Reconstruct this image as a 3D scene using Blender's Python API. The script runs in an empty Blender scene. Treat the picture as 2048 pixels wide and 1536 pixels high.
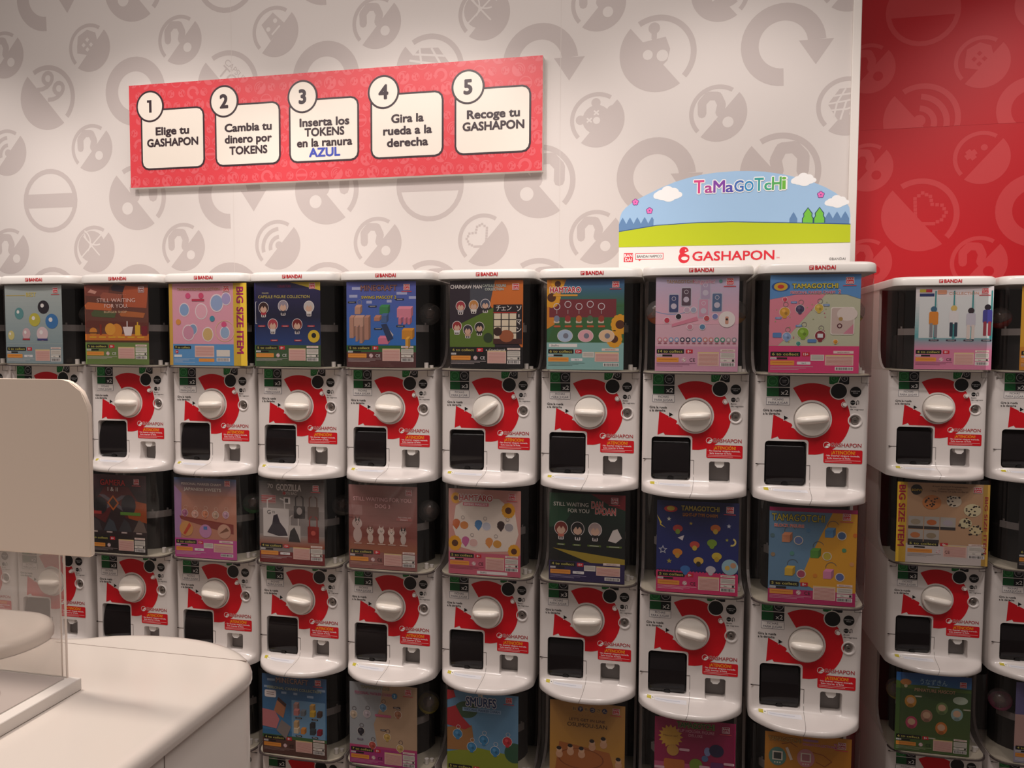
import bpy, bmesh, math, random
from math import sin, cos, pi, radians as R
from mathutils import Vector, Matrix
from mathutils.geometry import tessellate_polygon
random.seed(7)
S = bpy.context.scene
COL = S.collection

# ------------------------------------------------------------------ camera, world, lights, exposure
ZO = 1.555                       # height of the top row of dials above the floor
YAW, PIT, ROL, FPX = 0.2045, 0.0522, 0.00525, 1500.0
fw = Vector((-sin(YAW)*cos(PIT), cos(YAW)*cos(PIT), -sin(PIT)))
rt = Vector((cos(YAW), sin(YAW), 0)); up = rt.cross(fw)
rt2 = rt*cos(ROL) + up*sin(ROL); up2 = -rt*sin(ROL) + up*cos(ROL)
cam = bpy.data.cameras.new('camera'); cam.sensor_width = 36; cam.lens = 36*FPX/2048
cam.clip_start = .02; cam.clip_end = 60
co = bpy.data.objects.new('camera', cam); COL.objects.link(co)
m = Matrix((rt2, up2, -fw)).transposed().to_4x4(); m.translation = Vector((-0.0812, -2.1348, 0.1882+ZO))
co.matrix_world = m; S.camera = co

w = bpy.data.worlds.new('world'); S.world = w; w.use_nodes = True
w.node_tree.nodes['Background'].inputs[0].default_value = (1, .84, .76, 1)
w.node_tree.nodes['Background'].inputs[1].default_value = .18

def light(kind, name, loc, target, power, color=(1, .90, .845), **kw):
    l = bpy.data.lights.new(name, kind); l.energy = power; l.color = color
    for k, v in kw.items(): setattr(l, k, v)
    o = bpy.data.objects.new(name, l); COL.objects.link(o); o.location = loc
    d = Vector(target) - Vector(loc); o.rotation_euler = d.to_track_quat('-Z', 'Y').to_euler()
    return o
light('AREA', 'overhead_fill_light', (-.9, -1.05, 3.3), (-.9, -.5, 1.2), 36, shape='RECTANGLE', size=3.2, size_y=.9)  # added soft fill for the machine tops and fronts, no known fixture
for i, (x, p) in enumerate([(-2.9, 48), (-1.95, 48), (-.95, 46), (.1, 40), (1.15, 28)]):
    light('SPOT', 'ceiling_and_fill_spot', (x, -.75, 3.35), (x, .30, 1.75), p, spot_size=R(72), spot_blend=.6, shadow_soft_size=.06)
light('SPOT', 'ceiling_and_fill_spot', (-1.9, -.80, 3.35), (-1.35, -1.15, 1.0), 124, color=(1, .86, .75), spot_size=R(62), spot_blend=.8, shadow_soft_size=.10)
light('SPOT', 'ceiling_and_fill_spot', (1.35, -.25, 3.35), (1.3, .9, 1.7), 46, spot_size=R(85), spot_blend=.9, shadow_soft_size=.06)  # extra spot added to brighten the red wall
S.view_settings.view_transform = 'Standard'; S.view_settings.look = 'None'
S.view_settings.gamma = 1; S.view_settings.use_curve_mapping = False
S.view_settings.exposure = -0.13

# ------------------------------------------------------------------ materials
def s2l(c): return c/12.92 if c <= .04045 else ((c+.055)/1.055)**2.4
def hexc(h):
    if not isinstance(h, str): return tuple(h)+(1,) if len(h) == 3 else h
    h = h.lstrip('#')
    if len(h) == 3: h = ''.join(a*2 for a in h)
    return tuple(s2l(int(h[i:i+2], 16)/255) for i in (0, 2, 4))+(1,)
def mat(name, color, rough=.4, metal=0, noise=0, coat=0, spec=.5, emit=None):
    m = bpy.data.materials.new(name); m.use_nodes = True; nt = m.node_tree; b = nt.nodes['Principled BSDF']
    b.inputs['Base Color'].default_value = hexc(color); b.inputs['Roughness'].default_value = rough
    b.inputs['Metallic'].default_value = metal; b.inputs['Coat Weight'].default_value = coat
    b.inputs['Specular IOR Level'].default_value = spec
    if noise:
        tc = nt.nodes.new('ShaderNodeTexCoord'); n = nt.nodes.new('ShaderNodeTexNoise'); n.inputs['Scale'].default_value = 6
        n.inputs['Detail'].default_value = 4
        r = nt.nodes.new('ShaderNodeMapRange'); r.inputs[3].default_value = rough-noise; r.inputs[4].default_value = rough+noise
        nt.links.new(tc.outputs['Object'], n.inputs['Vector']); nt.links.new(n.outputs['Fac'], r.inputs[0]); nt.links.new(r.outputs[0], b.inputs['Roughness'])
    return m
def ink(name, rough, spec=.4):
    m = bpy.data.materials.new(name); m.use_nodes = True; nt = m.node_tree; b = nt.nodes['Principled BSDF']
    a = nt.nodes.new('ShaderNodeAttribute'); a.attribute_name = 'ink'
    nt.links.new(a.outputs['Color'], b.inputs['Base Color']); b.inputs['Roughness'].default_value = rough
    b.inputs['Specular IOR Level'].default_value = spec
    return m
def clear(name, tint, rough=.05, haze=0, refl=.5):
    m = bpy.data.materials.new(name); m.use_nodes = True; nt = m.node_tree; nt.nodes.clear()
    out = nt.nodes.new('ShaderNodeOutputMaterial'); mx = nt.nodes.new('ShaderNodeMixShader'); tr = nt.nodes.new('ShaderNodeBsdfTransparent')
    gl = nt.nodes.new('ShaderNodeBsdfGlossy'); lw = nt.nodes.new('ShaderNodeLayerWeight'); lw.inputs['Blend'].default_value = .5; pw = nt.nodes.new('ShaderNodeMath'); pw.operation = 'POWER'; pw.inputs[1].default_value = 5; fr = nt.nodes.new('ShaderNodeMath'); fr.operation = 'MULTIPLY_ADD'; fr.inputs[1].default_value = refl; fr.inputs[2].default_value = .04; nt.links.new(lw.outputs['Facing'], pw.inputs[0]); nt.links.new(pw.outputs[0], fr.inputs[0])
    tr.inputs[0].default_value = tint+(1,); gl.inputs['Roughness'].default_value = rough
    src = tr.outputs[0]
    if haze:
        df = nt.nodes.new('ShaderNodeBsdfDiffuse'); df.inputs[0].default_value = (.8, .77, .74, 1); m2 = nt.nodes.new('ShaderNodeMixShader')
        m2.inputs[0].default_value = haze; nt.links.new(tr.outputs[0], m2.inputs[1]); nt.links.new(df.outputs[0], m2.inputs[2]); src = m2.outputs[0]
    nt.links.new(fr.outputs[0], mx.inputs[0]); nt.links.new(src, mx.inputs[1]); nt.links.new(gl.outputs[0], mx.inputs[2])
    nt.links.new(mx.outputs[0], out.inputs['Surface'])
    return m
M = dict(
    white=mat('glossy_white_plastic', '#dfd8d4', .2, noise=.05), side=mat('satin_white_side_panel', '#d8d0ca', .4, noise=.05),
    lid=mat('lid_white_plastic', '#e9e5e0', .3, noise=.05), dial=mat('cream_dial_plastic', '#e6dfd6', .3), grip=mat('cream_grip_plastic', '#ece4da', .22),
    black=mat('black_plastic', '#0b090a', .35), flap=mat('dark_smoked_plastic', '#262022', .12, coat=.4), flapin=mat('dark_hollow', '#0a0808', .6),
    grey=mat('grey_cup_plastic', '#76716f', .45), seam=mat('seam_shadow_gap', '#2a1c1a', .8), inner=mat('interior_shade_brown', '#1c1213', .7, noise=.1),  # inner: brown darkened to hold the shade inside the windows
    metal=mat('brushed_lock_metal', '#9a928c', .35, 1), keyhole=mat('keyhole_dark', '#1c1614', .5), ink=ink('printed_ink_gloss', .32), wallink=ink('printed_wall_vinyl', .55, .3), redink=ink('printed_red_vinyl', .5, .4),
    paper=ink('printed_paper', .5), hood=clear('smoked_clear_acrylic', (.82, .80, .80), .05, .008, .25), rim=mat('hood_bottom_edge', '#4a4040', .2),  # hood haze puts a faint grey veil of reflection into the acrylic
    tray=mat('inner_white_plastic', '#8d8682', .45), ifloor=mat('window_floor_cream', '#cfc8b4', .45), drum=mat('dark_drum', '#171112', .5), acr=clear('clear_acrylic_sheet', (.97, .96, .95), .04, .10),
    edge=mat('acrylic_edge', '#efe2d8', .15), counter=mat('counter_white_gloss', '#e4dcd4', .16, noise=.04), board=mat('sign_board_white', '#f6e6d6', .55),
    card=mat('white_foam_card', '#e8e2dc', .6), floor=mat('grey_floor', '#8d8580', .3, noise=.1), base=mat('base_black', '#141112', .5))

# ------------------------------------------------------------------ object helpers
def link(name, me, parent=None, loc=(0, 0, 0), rot=None):
    o = bpy.data.objects.new(name, me); COL.objects.link(o)
    if parent: o.parent = parent
    o.location = loc
    if rot: o.rotation_euler = rot
    return o
def tag(o, label, cat=None, group=None, kind=None):
    if label: o['label'] = label
    if cat: o['category'] = cat
    if group: o['group'] = group
    if kind: o['kind'] = kind
    return o
def empty(name, loc, label, cat, group=None):
    return tag(link(name, None, None, loc), label, cat, group)
def fin(bm, name, m, smooth=None):
    bmesh.ops.recalc_face_normals(bm, faces=bm.faces)
    me = bpy.data.meshes.new(name); bm.to_mesh(me); bm.free(); me.materials.append(m)
    if smooth is not None: shade(me, smooth)
    return me
def shade(me, ang=35):
    me.polygons.foreach_set('use_smooth', [True]*len(me.polygons)); me.set_sharp_from_angle(angle=R(ang)); me.update()
def bx(bm, x0, x1, y0, y1, z0, z1):
    v = [bm.verts.new((x, y, z)) for x in (x0, x1) for y in (y0, y1) for z in (z0, z1)]
    for f in ((0, 1, 3, 2), (4, 6, 7, 5), (0, 4, 5, 1), (2, 3, 7, 6), (0, 2, 6, 4), (1, 5, 7, 3)): bm.faces.new([v[i] for i in f])
def box(name, m, *a, bevel=0, seg=3):
    bm = bmesh.new(); bx(bm, *a)
    if bevel: bmesh.ops.bevel(bm, geom=list(bm.edges), offset=bevel, segments=seg, affect='EDGES', profile=.5)
    return fin(bm, name, m, 40 if bevel else None)
def prism(bm, pts, f0, f1):
    """closed solid between two mapped copies of a 2D outline"""
    a = [bm.verts.new(f0(*p)) for p in pts]; b = [bm.verts.new(f1(*p)) for p in pts]; n = len(pts)
    bm.faces.new(a); bm.faces.new(b[::-1])
    for i in range(n): bm.faces.new((a[i], b[i], b[(i+1) % n], a[(i+1) % n]))
def rrect(x0, x1, z0, z1, r, n=5):
    out = []
    for cx, cz, a0 in ((x1-r, z1-r, 0), (x0+r, z1-r, 90), (x0+r, z0+r, 180), (x1-r, z0+r, 270)):
        for i in range(n+1):
            a = R(a0+90*i/n); out.append((cx+r*cos(a), cz+r*sin(a)))
    return out
def circ(cx, cz, r, n=40, a0=0, a1=360):
    full = abs(a1-a0) >= 360; k = n if full else n+1
    return [(cx+r*cos(R(a0+(a1-a0)*i/n)), cz+r*sin(R(a0+(a1-a0)*i/n))) for i in range(k)]
def lathe(bm, prof, cx, cz, n=32, cap=True):
    """profile of (radius, y) turned about the y axis through cx, cz"""
    rings = []
    for r, y in prof: rings.append([bm.verts.new((cx+r*cos(2*pi*i/n), y, cz+r*sin(2*pi*i/n))) for i in range(n)])
    for a, b in zip(rings, rings[1:]):
        for i in range(n): bm.faces.new((a[i], a[(i+1) % n], b[(i+1) % n], b[i]))
    if cap: bm.faces.new(rings[0]); bm.faces.new(rings[-1])
def boolean(me, cutters):
    o = bpy.data.objects.new('tmp', me); COL.objects.link(o); tmp = [o]
    for c in cutters:
        k = bpy.data.objects.new('tmpc', c); COL.objects.link(k); tmp.append(k)
        md = o.modifiers.new('b', 'BOOLEAN'); md.operation = 'DIFFERENCE'; md.solver = 'EXACT'; md.object = k
    dg = bpy.context.evaluated_depsgraph_get(); r = bpy.data.meshes.new_from_object(o.evaluated_get(dg))
    for t in tmp: bpy.data.objects.remove(t)
    return r

# ------------------------------------------------------------------ flat print kit
_TC = {}
def glyphs(s, bold=0.0):
    k = (s, bold)
    if k in _TC: return _TC[k]
    c = bpy.data.curves.new('t', 'FONT'); c.body = s; c.size = 1; c.offset = 0; c.resolution_u = 3; c.fill_mode = 'FRONT'
    o = bpy.data.objects.new('t', c); COL.objects.link(o)
    me = o.to_mesh(); me.calc_loop_triangles()
    V = [(v.co.x, v.co.y) for v in me.vertices]; T = [tuple(t.vertices) for t in me.loop_triangles]
    o.to_mesh_clear(); bpy.data.objects.remove(o); bpy.data.curves.remove(c)
    _TC[k] = (V, T); return V, T
_H = glyphs('H'); CAP = max(v[1] for v in _H[0])
def shr(p, k):
    pass
class Print:
    def __init__(s, ox=0, oz=0, sx=1, sz=1, step=.0003, y0=0):
        s.t = (ox, oz, sx, sz); s.V = []; s.F = []; s.C = []; s.step = step; s.y0 = y0; s.clip = None; s.hs = abs(sz); s.fy = None; s.n = 0
    def tri(s, P, T, col, L):
        c = hexc(col); s.n += 1; e = (s.n % 17)*1.3e-6
        if s.clip:
            x0, x1, z0, z1 = s.clip
            for t in T:
                poly = [P[i] for i in t]
                for ax, lim, sg in ((0, x0, 1), (0, x1, -1), (1, z0, 1), (1, z1, -1)):
                    out = []
                    for i, p in enumerate(poly):
                        q = poly[(i+1) % len(poly)]; a = (p[ax]-lim)*sg; b = (q[ax]-lim)*sg
                        if a >= 0: out.append(p)
                        if (a >= 0) != (b >= 0):
                            f = a/(a-b); out.append((p[0]+(q[0]-p[0])*f, p[1]+(q[1]-p[1])*f))
                    poly = out
                    if len(poly) < 3: break
                if len(poly) >= 3:
                    n = len(s.V); s.V += [(x, s.y0-L*s.step-e, z) for x, z in poly]; s.F.append(tuple(range(n, n+len(poly)))); s.C.append(c)
            return
        n = len(s.V); s.V += [(x, s.y0-L*s.step-e+(s.fy(x, z) if s.fy else 0), z) for x, z in P]
        for t in T: s.F.append(tuple(n+i for i in t)); s.C.append(c)
    def m(s, u, v): return (s.t[0]+u*s.t[2], s.t[1]+v*s.t[3])
    def poly(s, pts, col, L=1, raw=False):
        P = pts if raw else [s.m(*p) for p in pts]
        T = tessellate_polygon([[Vector((x, z, 0)) for x, z in P]])
        s.tri(P, T, col, L)
    def rect(s, a, b, c, d, col, L=1, r=0):
        if r:
            (x0, z0), (x1, z1) = s.m(a, b), s.m(c, d); s.poly(rrect(min(x0, x1), max(x0, x1), min(z0, z1), max(z0, z1), r*s.hs, 3), col, L, True)
        else: s.poly([(a, b), (c, b), (c, d), (a, d)], col, L)
    def ell(s, u, v, r, col, L=1, k=1, n=20, rot=0):
        x, z = s.m(u, v); r *= s.hs; c, q = cos(R(rot)), sin(R(rot))
        s.poly([(x+(a*k*c-b*q)*r, z+(a*k*q+b*c)*r) for a, b in circ(0, 0, 1, n)], col, L, True)
    def ring(s, u, v, r, wd, col, L=1, a0=0, a1=360, k=1, n=24):
        x, z = s.m(u, v); r *= s.hs; wd *= s.hs
        o = [(x+a*k, z+b) for a, b in circ(0, 0, r, n, a0, a1-1e-3)]; i = [(x+a*k, z+b) for a, b in circ(0, 0, r-wd, n, a0, a1-1e-3)]
        T = []; N = len(o)
        for j in range(N-1): T += [(j, j+1, N+j+1), (j, N+j+1, N+j)]
        s.tri(o+i, T, col, L)
    def line(s, pts, wd, col, L=1, cap=True, raw=False):
        P = pts if raw else [s.m(*p) for p in pts]; wd = wd*s.hs/2
        for p, q in zip(P, P[1:]):
            d = Vector((q[0]-p[0], q[1]-p[1])); 
            if d.length < 1e-9: continue
            n = Vector((-d.y, d.x)).normalized()*wd
            s.tri([(p[0]+n.x, p[1]+n.y), (p[0]-n.x, p[1]-n.y), (q[0]-n.x, q[1]-n.y), (q[0]+n.x, q[1]+n.y)], [(0, 1, 2), (0, 2, 3)], col, L)
        if cap:
            for p in P: s.tri(circ(p[0], p[1], wd, 8), [(0, i, i+1) for i in range(1, 7)], col, L)
    def text(s, t, u, v, h, col, L=2, wd=None, al='c', bold=.012, out=None, ow=.05, rot=0):
        """h: cap height, wd: forced width (both in print units)"""
        V, T = glyphs(t); x, z = s.m(u, v)
        if not V: return
        x0 = min(p[0] for p in V); x1 = max(p[0] for p in V); k = h*s.hs/CAP
        kx = k if wd is None else wd*abs(s.t[2])/(x1-x0)
        cx = {'c': (x0+x1)/2, 'l': x0, 'r': x1}[al]; c, q = cos(R(rot)), sin(R(rot))
        def mp(p, dx=0, dy=0): a, b = (p[0]+dx-cx)*kx, (p[1]+dy-CAP/2)*k; return (x+a*c-b*q, z+a*q+b*c)
        def fat(b, col, L, n):
            for i in range(n): d = (b*cos(2*pi*(i+.5)/n), b*sin(2*pi*(i+.5)/n)); s.tri([mp(p, *d) for p in V], T, col, L)
        if out: fat(bold*.5+ow*.6, out, L-.5, 8)
        if bold*.5*k > .00012: fat(bold*.5, col, L, 4 if bold < .06 else 8)
        if bold*.5*k <= .00012 or bold >= .06: s.tri([mp(p) for p in V], T, col, L)
    def mesh(s, name, m):
        me = bpy.data.meshes.new(name); me.from_pydata(s.V, [], s.F); me.materials.append(m)
        a = me.color_attributes.new('ink', 'FLOAT_COLOR', 'CORNER'); d = []
        for f, c in zip(s.F, s.C): d += list(c)*len(f)
        a.data.foreach_set('color', d)
        # every face looks to -y
        bm = bmesh.new(); bm.from_mesh(me); bm.normal_update()
        fl = [f for f in bm.faces if f.normal.y > 0]
        if fl: bmesh.ops.reverse_faces(bm, faces=fl)
        bm.to_mesh(me); bm.free(); me.update()
        return me

# ------------------------------------------------------------------ icons printed on the walls
def icon(P, t, cx, cz, r, mir, c, bg, L=1):
    g = -1 if mir else 1
    q = lambda x, y: (cx+g*x*r, cz+y*r)
    def poly(pts, col=c, l=L): P.poly([q(*p) for p in pts], col, l, True)
    def ln(pts, wd, col=c, l=L, cap=True): P.line([q(*p) for p in pts], wd*r/P.hs, col, l, cap, True)
    def arc(r0, wd, a0, a1, col=c, l=L, ox=0, oy=0, n=30):
        o = circ(ox, oy, r0, n, a0, a1); i = circ(ox, oy, r0-wd, n, a0, a1); N = n+1 if len(o) == n+1 else n
        pts = [q(*p) for p in o+i]; T = []
        full = len(o) == n
        for j in range(n if full else n): 
            k = (j+1) % n if full else j+1
            T += [(j, k, len(o)+k), (j, len(o)+k, len(o)+j)]
        P.tri(pts, T, col, l)
    def disc(x, y, rr, col=c, l=L, n=24): poly(circ(x, y, rr, n), col, l)
    if t == 'b':
        arc(1.04, .44, 5, 272); poly([(.38, .07), (1.22, .07), (.8, -.55)]); return
    if t == 'c': arc(1, .15, 0, 360); poly([(-.9, -.22), (.9, -.22), (.9, .22), (-.9, .22)]); return
    if t == 's': arc(1, .14, 0, 360); poly(circ(0, 0, .98, 24, -9, 189)); return
    poly(circ(0, 0, 1, 30, -126, 44)); arc(1, .15, 58, 222)
    if t == 'g':
        ln([(-.55, .0), (-.56, .38), (-.34, .62), (-.02, .6), (.12, .3), (.06, .02), (.3, -.2)], .3); disc(.35, -.33, .19, bg, L+1)
    elif t == 'w':
        disc(.06, -.02, .16); arc(.5, .16, 95, 195, ox=.1, oy=-.1); arc(.82, .16, 95, 195, ox=.1, oy=-.1)
    elif t == 'd':
        poly([(-.6, .1), (-.55, .5), (-.1, .75), (.3, .6), (.4, .2), (-.1, -.3), (-.6, -.2)])
        for x, y in ((-.1, .33), (.08, .12), (-.28, .12), (-.1, -.07)): poly([(x-.1, y), (x, y+.1), (x+.1, y), (x, y-.1)], bg, L+1)
    elif t == 'r':
        poly([(-.6, .3), (-.1, .75), (.4, .3), (-.2, -.35)]); disc(-.3, .1, .09, bg, L+1); disc(.0, .42, .09, bg, L+1); ln([(-.15, -.12), (.2, .22)], .07, bg, L+1, False)
    elif t == 'k':
        disc(-.12, .12, .66)
        ln([(-.6, -.3), (.35, .6)], .06, bg, L+1); ln([(-.5, .55), (.25, -.25)], .06, bg, L+1)
        arc(.6, .06, -40, 60, bg, L+1, -.75, .3); arc(.6, .06, 190, 290, bg, L+1, .1, .75)
    elif t == 'q':
        poly([(-.62, .1), (-.25, .6), (.3, .62), (.6, .3), (.2, -.3), (-.3, -.45)])
        for a in ([(-.62, .1), (-.02, .18), (.6, .3)], [(-.02, .18), (-.2, -.45)], [(-.44, .36), (.45, .46)], [(-.05, .6), (-.32, .14)], [(.3, .62), (.25, .22)], [(-.5, -.12), (.0, -.1), (.45, .05)], [(-.32, .14), (-.42, -.35)], [(.25, .22), (.1, -.3)]): ln(a, .06, bg, L+1, False)
    elif t == 'p':
        poly([(-.2, .42), (.5, .3), (.42, -.05), (.3, -.7), (-.25, -.2), (-.32, .1)]); disc(.1, .66, .15); ln([(.1, .4), (.1, .6)], .14); disc(-.12, -.06, .15, bg, L+1); disc(.26, -.02, .13, bg, L+1)
    elif t == 'm':
        disc(-.02, .02, .52); disc(-.05, .62, .17); disc(-.62, .02, .17); disc(.55, .3, .2)
        disc(-.02, -.02, .13, bg, L+1); ln([(-.1, .2), (.04, .32)], .06, bg, L+1); ln([(-.1, .32), (.04, .2)], .06, bg, L+1); ln([(-.36, -.06), (-.22, .06)], .06, bg, L+1); ln([(-.36, .06), (-.22, -.06)], .06, bg, L+1)
    elif t == 'h':
        pts = [(.12, .05), (.14, .45), (-.05, .6), (-.25, .5), (-.3, .28), (-.55, .25), (-.66, .05), (-.55, -.15), (-.35, -.25), (.1, -.24), (.12, .05)]
        for a, b in zip(pts, pts[1:]):
            n = max(2, int(math.dist(a, b)/.09))
            for i in range(n):
                x = a[0]+(b[0]-a[0])*i/n; y = a[1]+(b[1]-a[1])*i/n; poly([(x-.045, y-.045), (x+.045, y-.045), (x+.045, y+.045), (x-.045, y+.045)])
    elif t == 'x':
        ln([(-.55, .0), (-.2, .25)], .2, cap=False); ln([(-.5, .28), (-.24, -.04)], .2, cap=False); disc(.08, .38, .12)
    elif t == 'n':
        P.text('99', *[(a-b)/k for a, b, k in zip(q(-.12, .3), P.t[:2], P.t[2:])], .75*r/P.hs, c, L, bold=.03, rot=-40 if mir else 40, wd=.95*r/abs(P.t[2]))
    elif t == 't':
        for s_, o, h in (('CAPSULE', .5, .17), ('TOY', .16, .34)):
            P.text(s_, *[(a-b)/k for a, b, k in zip(q(-.5*.6-.0+(.5-o)*.5, o*.7), P.t[:2], P.t[2:])], h*r/P.hs, c, L, bold=.02, rot=-45 if mir else 45)

# ------------------------------------------------------------------ the room
XE = .491                                                            # where the white wall ends
wall = tag(link('wall_back', box('wall_back', M['card'], -3.6, XE-.001, .4205, .52, 0, 3.5)), None, kind='structure')
WBG, WIC = '#dad3cf', '#c3b9b6'
P = Print(0, ZO, 1, 1, .0002, .42); P.clip = (-3.55, .466, 0, 3.4)
P.poly([(-3.55, -1.4), (.466, -1.4), (.466, 1.9), (-3.55, 1.9)], WBG, 0)
rs = {'g': .9, 'd': .9}
grid = {}
SM = [(1.321, ['x', 'g', 'd', 'g', 'r', 'g', 'k', 'g', 'k', 'w']), (.941, ['h', 'w', 'g', 'k', 'd', 'g', 'w', 'm', 'g', 'q']), (.552, ['d', 'g', 'k', 'g', 'w', 'g', 'h', 'g', 'd', 'g'])]
for z, row in SM:
    for i, t in enumerate(row):
        x = -2.668+.3905*(i-1)
        if z == 1.321 and i == 1: t = 'g'
        icon(P, t, x, z+ZO, .091, t == 'k' and i == 8, WIC, WBG)
BG = [(1.527, 'bgcsgbgksg'), (1.144, 'bnbtbqbpbt'), (.745, 'gcgbgsgbgs'), (.362, 'bcbbcggbcb'), ]
for z, row in BG:
    for i, t in enumerate(row):
        x = -2.472+.3905*(i-0)
        t = {1.527: {0: 'b', 1: 'g', 2: 'c', 3: 'b', 4: 'c', 5: 'g', 6: 'b', 7: 's'}, 1.144: {0: 'n', 1: 'b', 2: 't', 3: 'b', 4: 'q', 5: 'b', 6: 'p', 7: 'b'},
             .745: {0: 'c', 1: 'g', 2: 'b', 3: 'g', 4: 's', 5: 'g', 6: 'b', 7: 'g'}, .362: {0: 'c', 1: 'b', 2: 'b', 3: 'c', 4: 'g', 5: 'g', 6: 'b', 7: 'c'}}[z].get(i, 'b')
        icon(P, t, x, z+ZO, .124, t in 'gntqp', WIC, WBG)
for z, t in ((1.144, 'b'), (.745, 's')): icon(P, t, -2.8625, z+ZO, .124, 0, WIC, WBG)
link('printed_wallpaper', P.mesh('wallpaper', M['wallink']), wall)
P = Print(0, ZO, 1, 1, .0002, .4199)
for x in (-2.9, -1.675, -.45):                                         # joints between the paper strips
    P.poly([(x, .3), (x+.0016, .3), (x+.0016, 1.9), (x, 1.9)], '#d3cbc6', 1)
link('paper_joint', P.mesh('paper_joint', M['wallink']), wall)
tag(link('trim_1', box('trim', M['card'], .466, XE, .412, .4205, 0, 3.5, bevel=.002, seg=1)), None, kind='structure')
tag(link('wall_return', box('wall_return', M['card'], XE-.03, XE-.001, .5205, .8795, 0, 3.5)), None, kind='structure')
redw = tag(link('wall_right_back', box('wall_red', mat('red_backing', '#b01822', .4), XE-.03, 2.6, .8805, .97, 0, 3.5)), None, kind='structure')
RBG, RIC = '#c01420', '#cb3d41'
for zc, seg in ((0, 'up'), (1, 'dn')):
    P = Print(0, ZO, 1, 1, .0002, .88 if zc else .8795)
    P.clip = (.462, 2.55, 0, .985+ZO) if zc else (.462, 2.55, .985+ZO, 3.45)
    P.rect(.462, -1.5, 2.55, 1.94, RBG, 0)
    if not zc:
        L = [('s', .801, 1.399, .125, 0), ('g', .625, 1.207, .09, 0), ('d', 1.0, 1.205, .092, 0), ('w', .808, 1.012, .13, 1), ('b', 1.165, 1.03, .11, 0), ('k', 1.107+.08, 1.39, .09, 1), ('g', 1.55, 1.2, .09, 0)]
    else:
        L = [('x', 1.01, .868, .094, 0), ('g', .63, .849, .088, 0), ('h', .813, .67, .132, 1), ('b', 1.19, .677, .125, 0), ('g', 1.013, .494, .095, 0), ('g', .636, .50, .088, 0), ('g', 1.212, .3, .12, 1), ('k', 1.4, .851, .09, 0)]
    for t, x, z, r, mi in L: icon(P, t, x, z+ZO, r, mi, RIC, RBG)
    link('printed_wallpaper', P.mesh('wallpaper_red', M['redink']), redw)
tag(link('floor', box('floor', M['floor'], -3.6, 2.6, -3.2, .97, -.1, 0)), None, kind='structure')

# ------------------------------------------------------------------ instruction sign
sg = empty('instruction_sign', (-1.2965, .40, ZO+.775), 'red wall sign with five numbered Spanish steps in white boxes', 'sign')
SX0, SX1, SZ0, SZ1 = -2.086, -.5055, .775, 1.155
link('panel', box('sign_panel', M['card'], SX0+1.2965, SX1+1.2965, -.008, .0205, 0, SZ1-SZ0), sg)
P = Print(1.2965, -.775, 1, 1, .0003, -.0085)
P.clip = (SX0+1.2965, SX1+1.2965, 0, SZ1-SZ0)
P.rect(SX0, SZ0, SX1, SZ1, '#dd4850', 0)
random.seed(3); k = 0
for j in range(9):
    for i in range(36):
        x = SX0+.02+i*.0455+(j % 2)*.022; z = SZ0+.02+j*.0455
        big = (i+j) % 3 == 0
        icon(P, 'gbgcgwg'[(i*3+j*5) % 7] if big else 'gwgg'[(i+j) % 4], x+1.2965, z-.775, .023 if big else .0145, (i+j) % 2, '#e2636a', '#dd4850', 1)
DK, CR = '#3f3237', '#f1e8dc'
bxs = [(-2.037, -1.770), (-1.7272, -1.464), (-1.4305, -1.1615), (-1.1183, -.8508), (-.8114, -.5443)]
cc = [(-1.996, 1.073), (-1.6883, 1.0735), (-1.3765, 1.0715), (-1.0694, 1.0685), (-.7638, 1.067)]
tx = [[('Elige tu', .9797), ('GASHAPON', .9375)], [('Cambia tu', .9765), ('dinero por', .9352), ('TOKENS', .8939)], [('Inserta los', .9796), ('TOKENS', .9446), ('en la ranura', .9077), ('AZUL', .8725)], [('Gira la', .9747), ('rueda a la', .9336), ('derecha', .8925)], [('Recoge tu', .9731), ('GASHAPON', .9329)]]
tw = [[.137, .212], [.186, .186, .150], [.188, .150, .21, .117], [.116, .176, .148], [.182, .213]]
for i, (a, b) in enumerate(bxs):
    z0, z1 = .838, 1.0625
    P.rect(a, z0, b, z1, DK, 4, r=.03); P.rect(a+.0065, z0+.0065, b-.0065, z1-.0065, CR, 5, r=.0245)
    P.ell(cc[i][0], cc[i][1], .0585, DK, 6, n=40); P.ell(cc[i][0], cc[i][1], .0515, CR, 7, n=40)
    if i: P.text(str(i+1), cc[i][0], cc[i][1], .046, DK, 8, bold=.09)
    else: P.poly([(cc[0][0]+a_*.001, cc[0][1]+b_*.001) for a_, b_ in ((-12, 23), (7, 23), (7, -23), (-3.5, -23), (-3.5, 14), (-12, 14))], DK, 8)
    xc = (a+b)/2+(.003 if i else 0)
    for (s_, z), ww in zip(tx[i], tw[i]): P.text(s_, xc, z, .027 if s_ != 'AZUL' else .029, '#4454b8' if s_ == 'AZUL' else DK, 8, bold=.075, wd=ww)
link('print', P.mesh('sign_print', M['ink']), sg)

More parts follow.
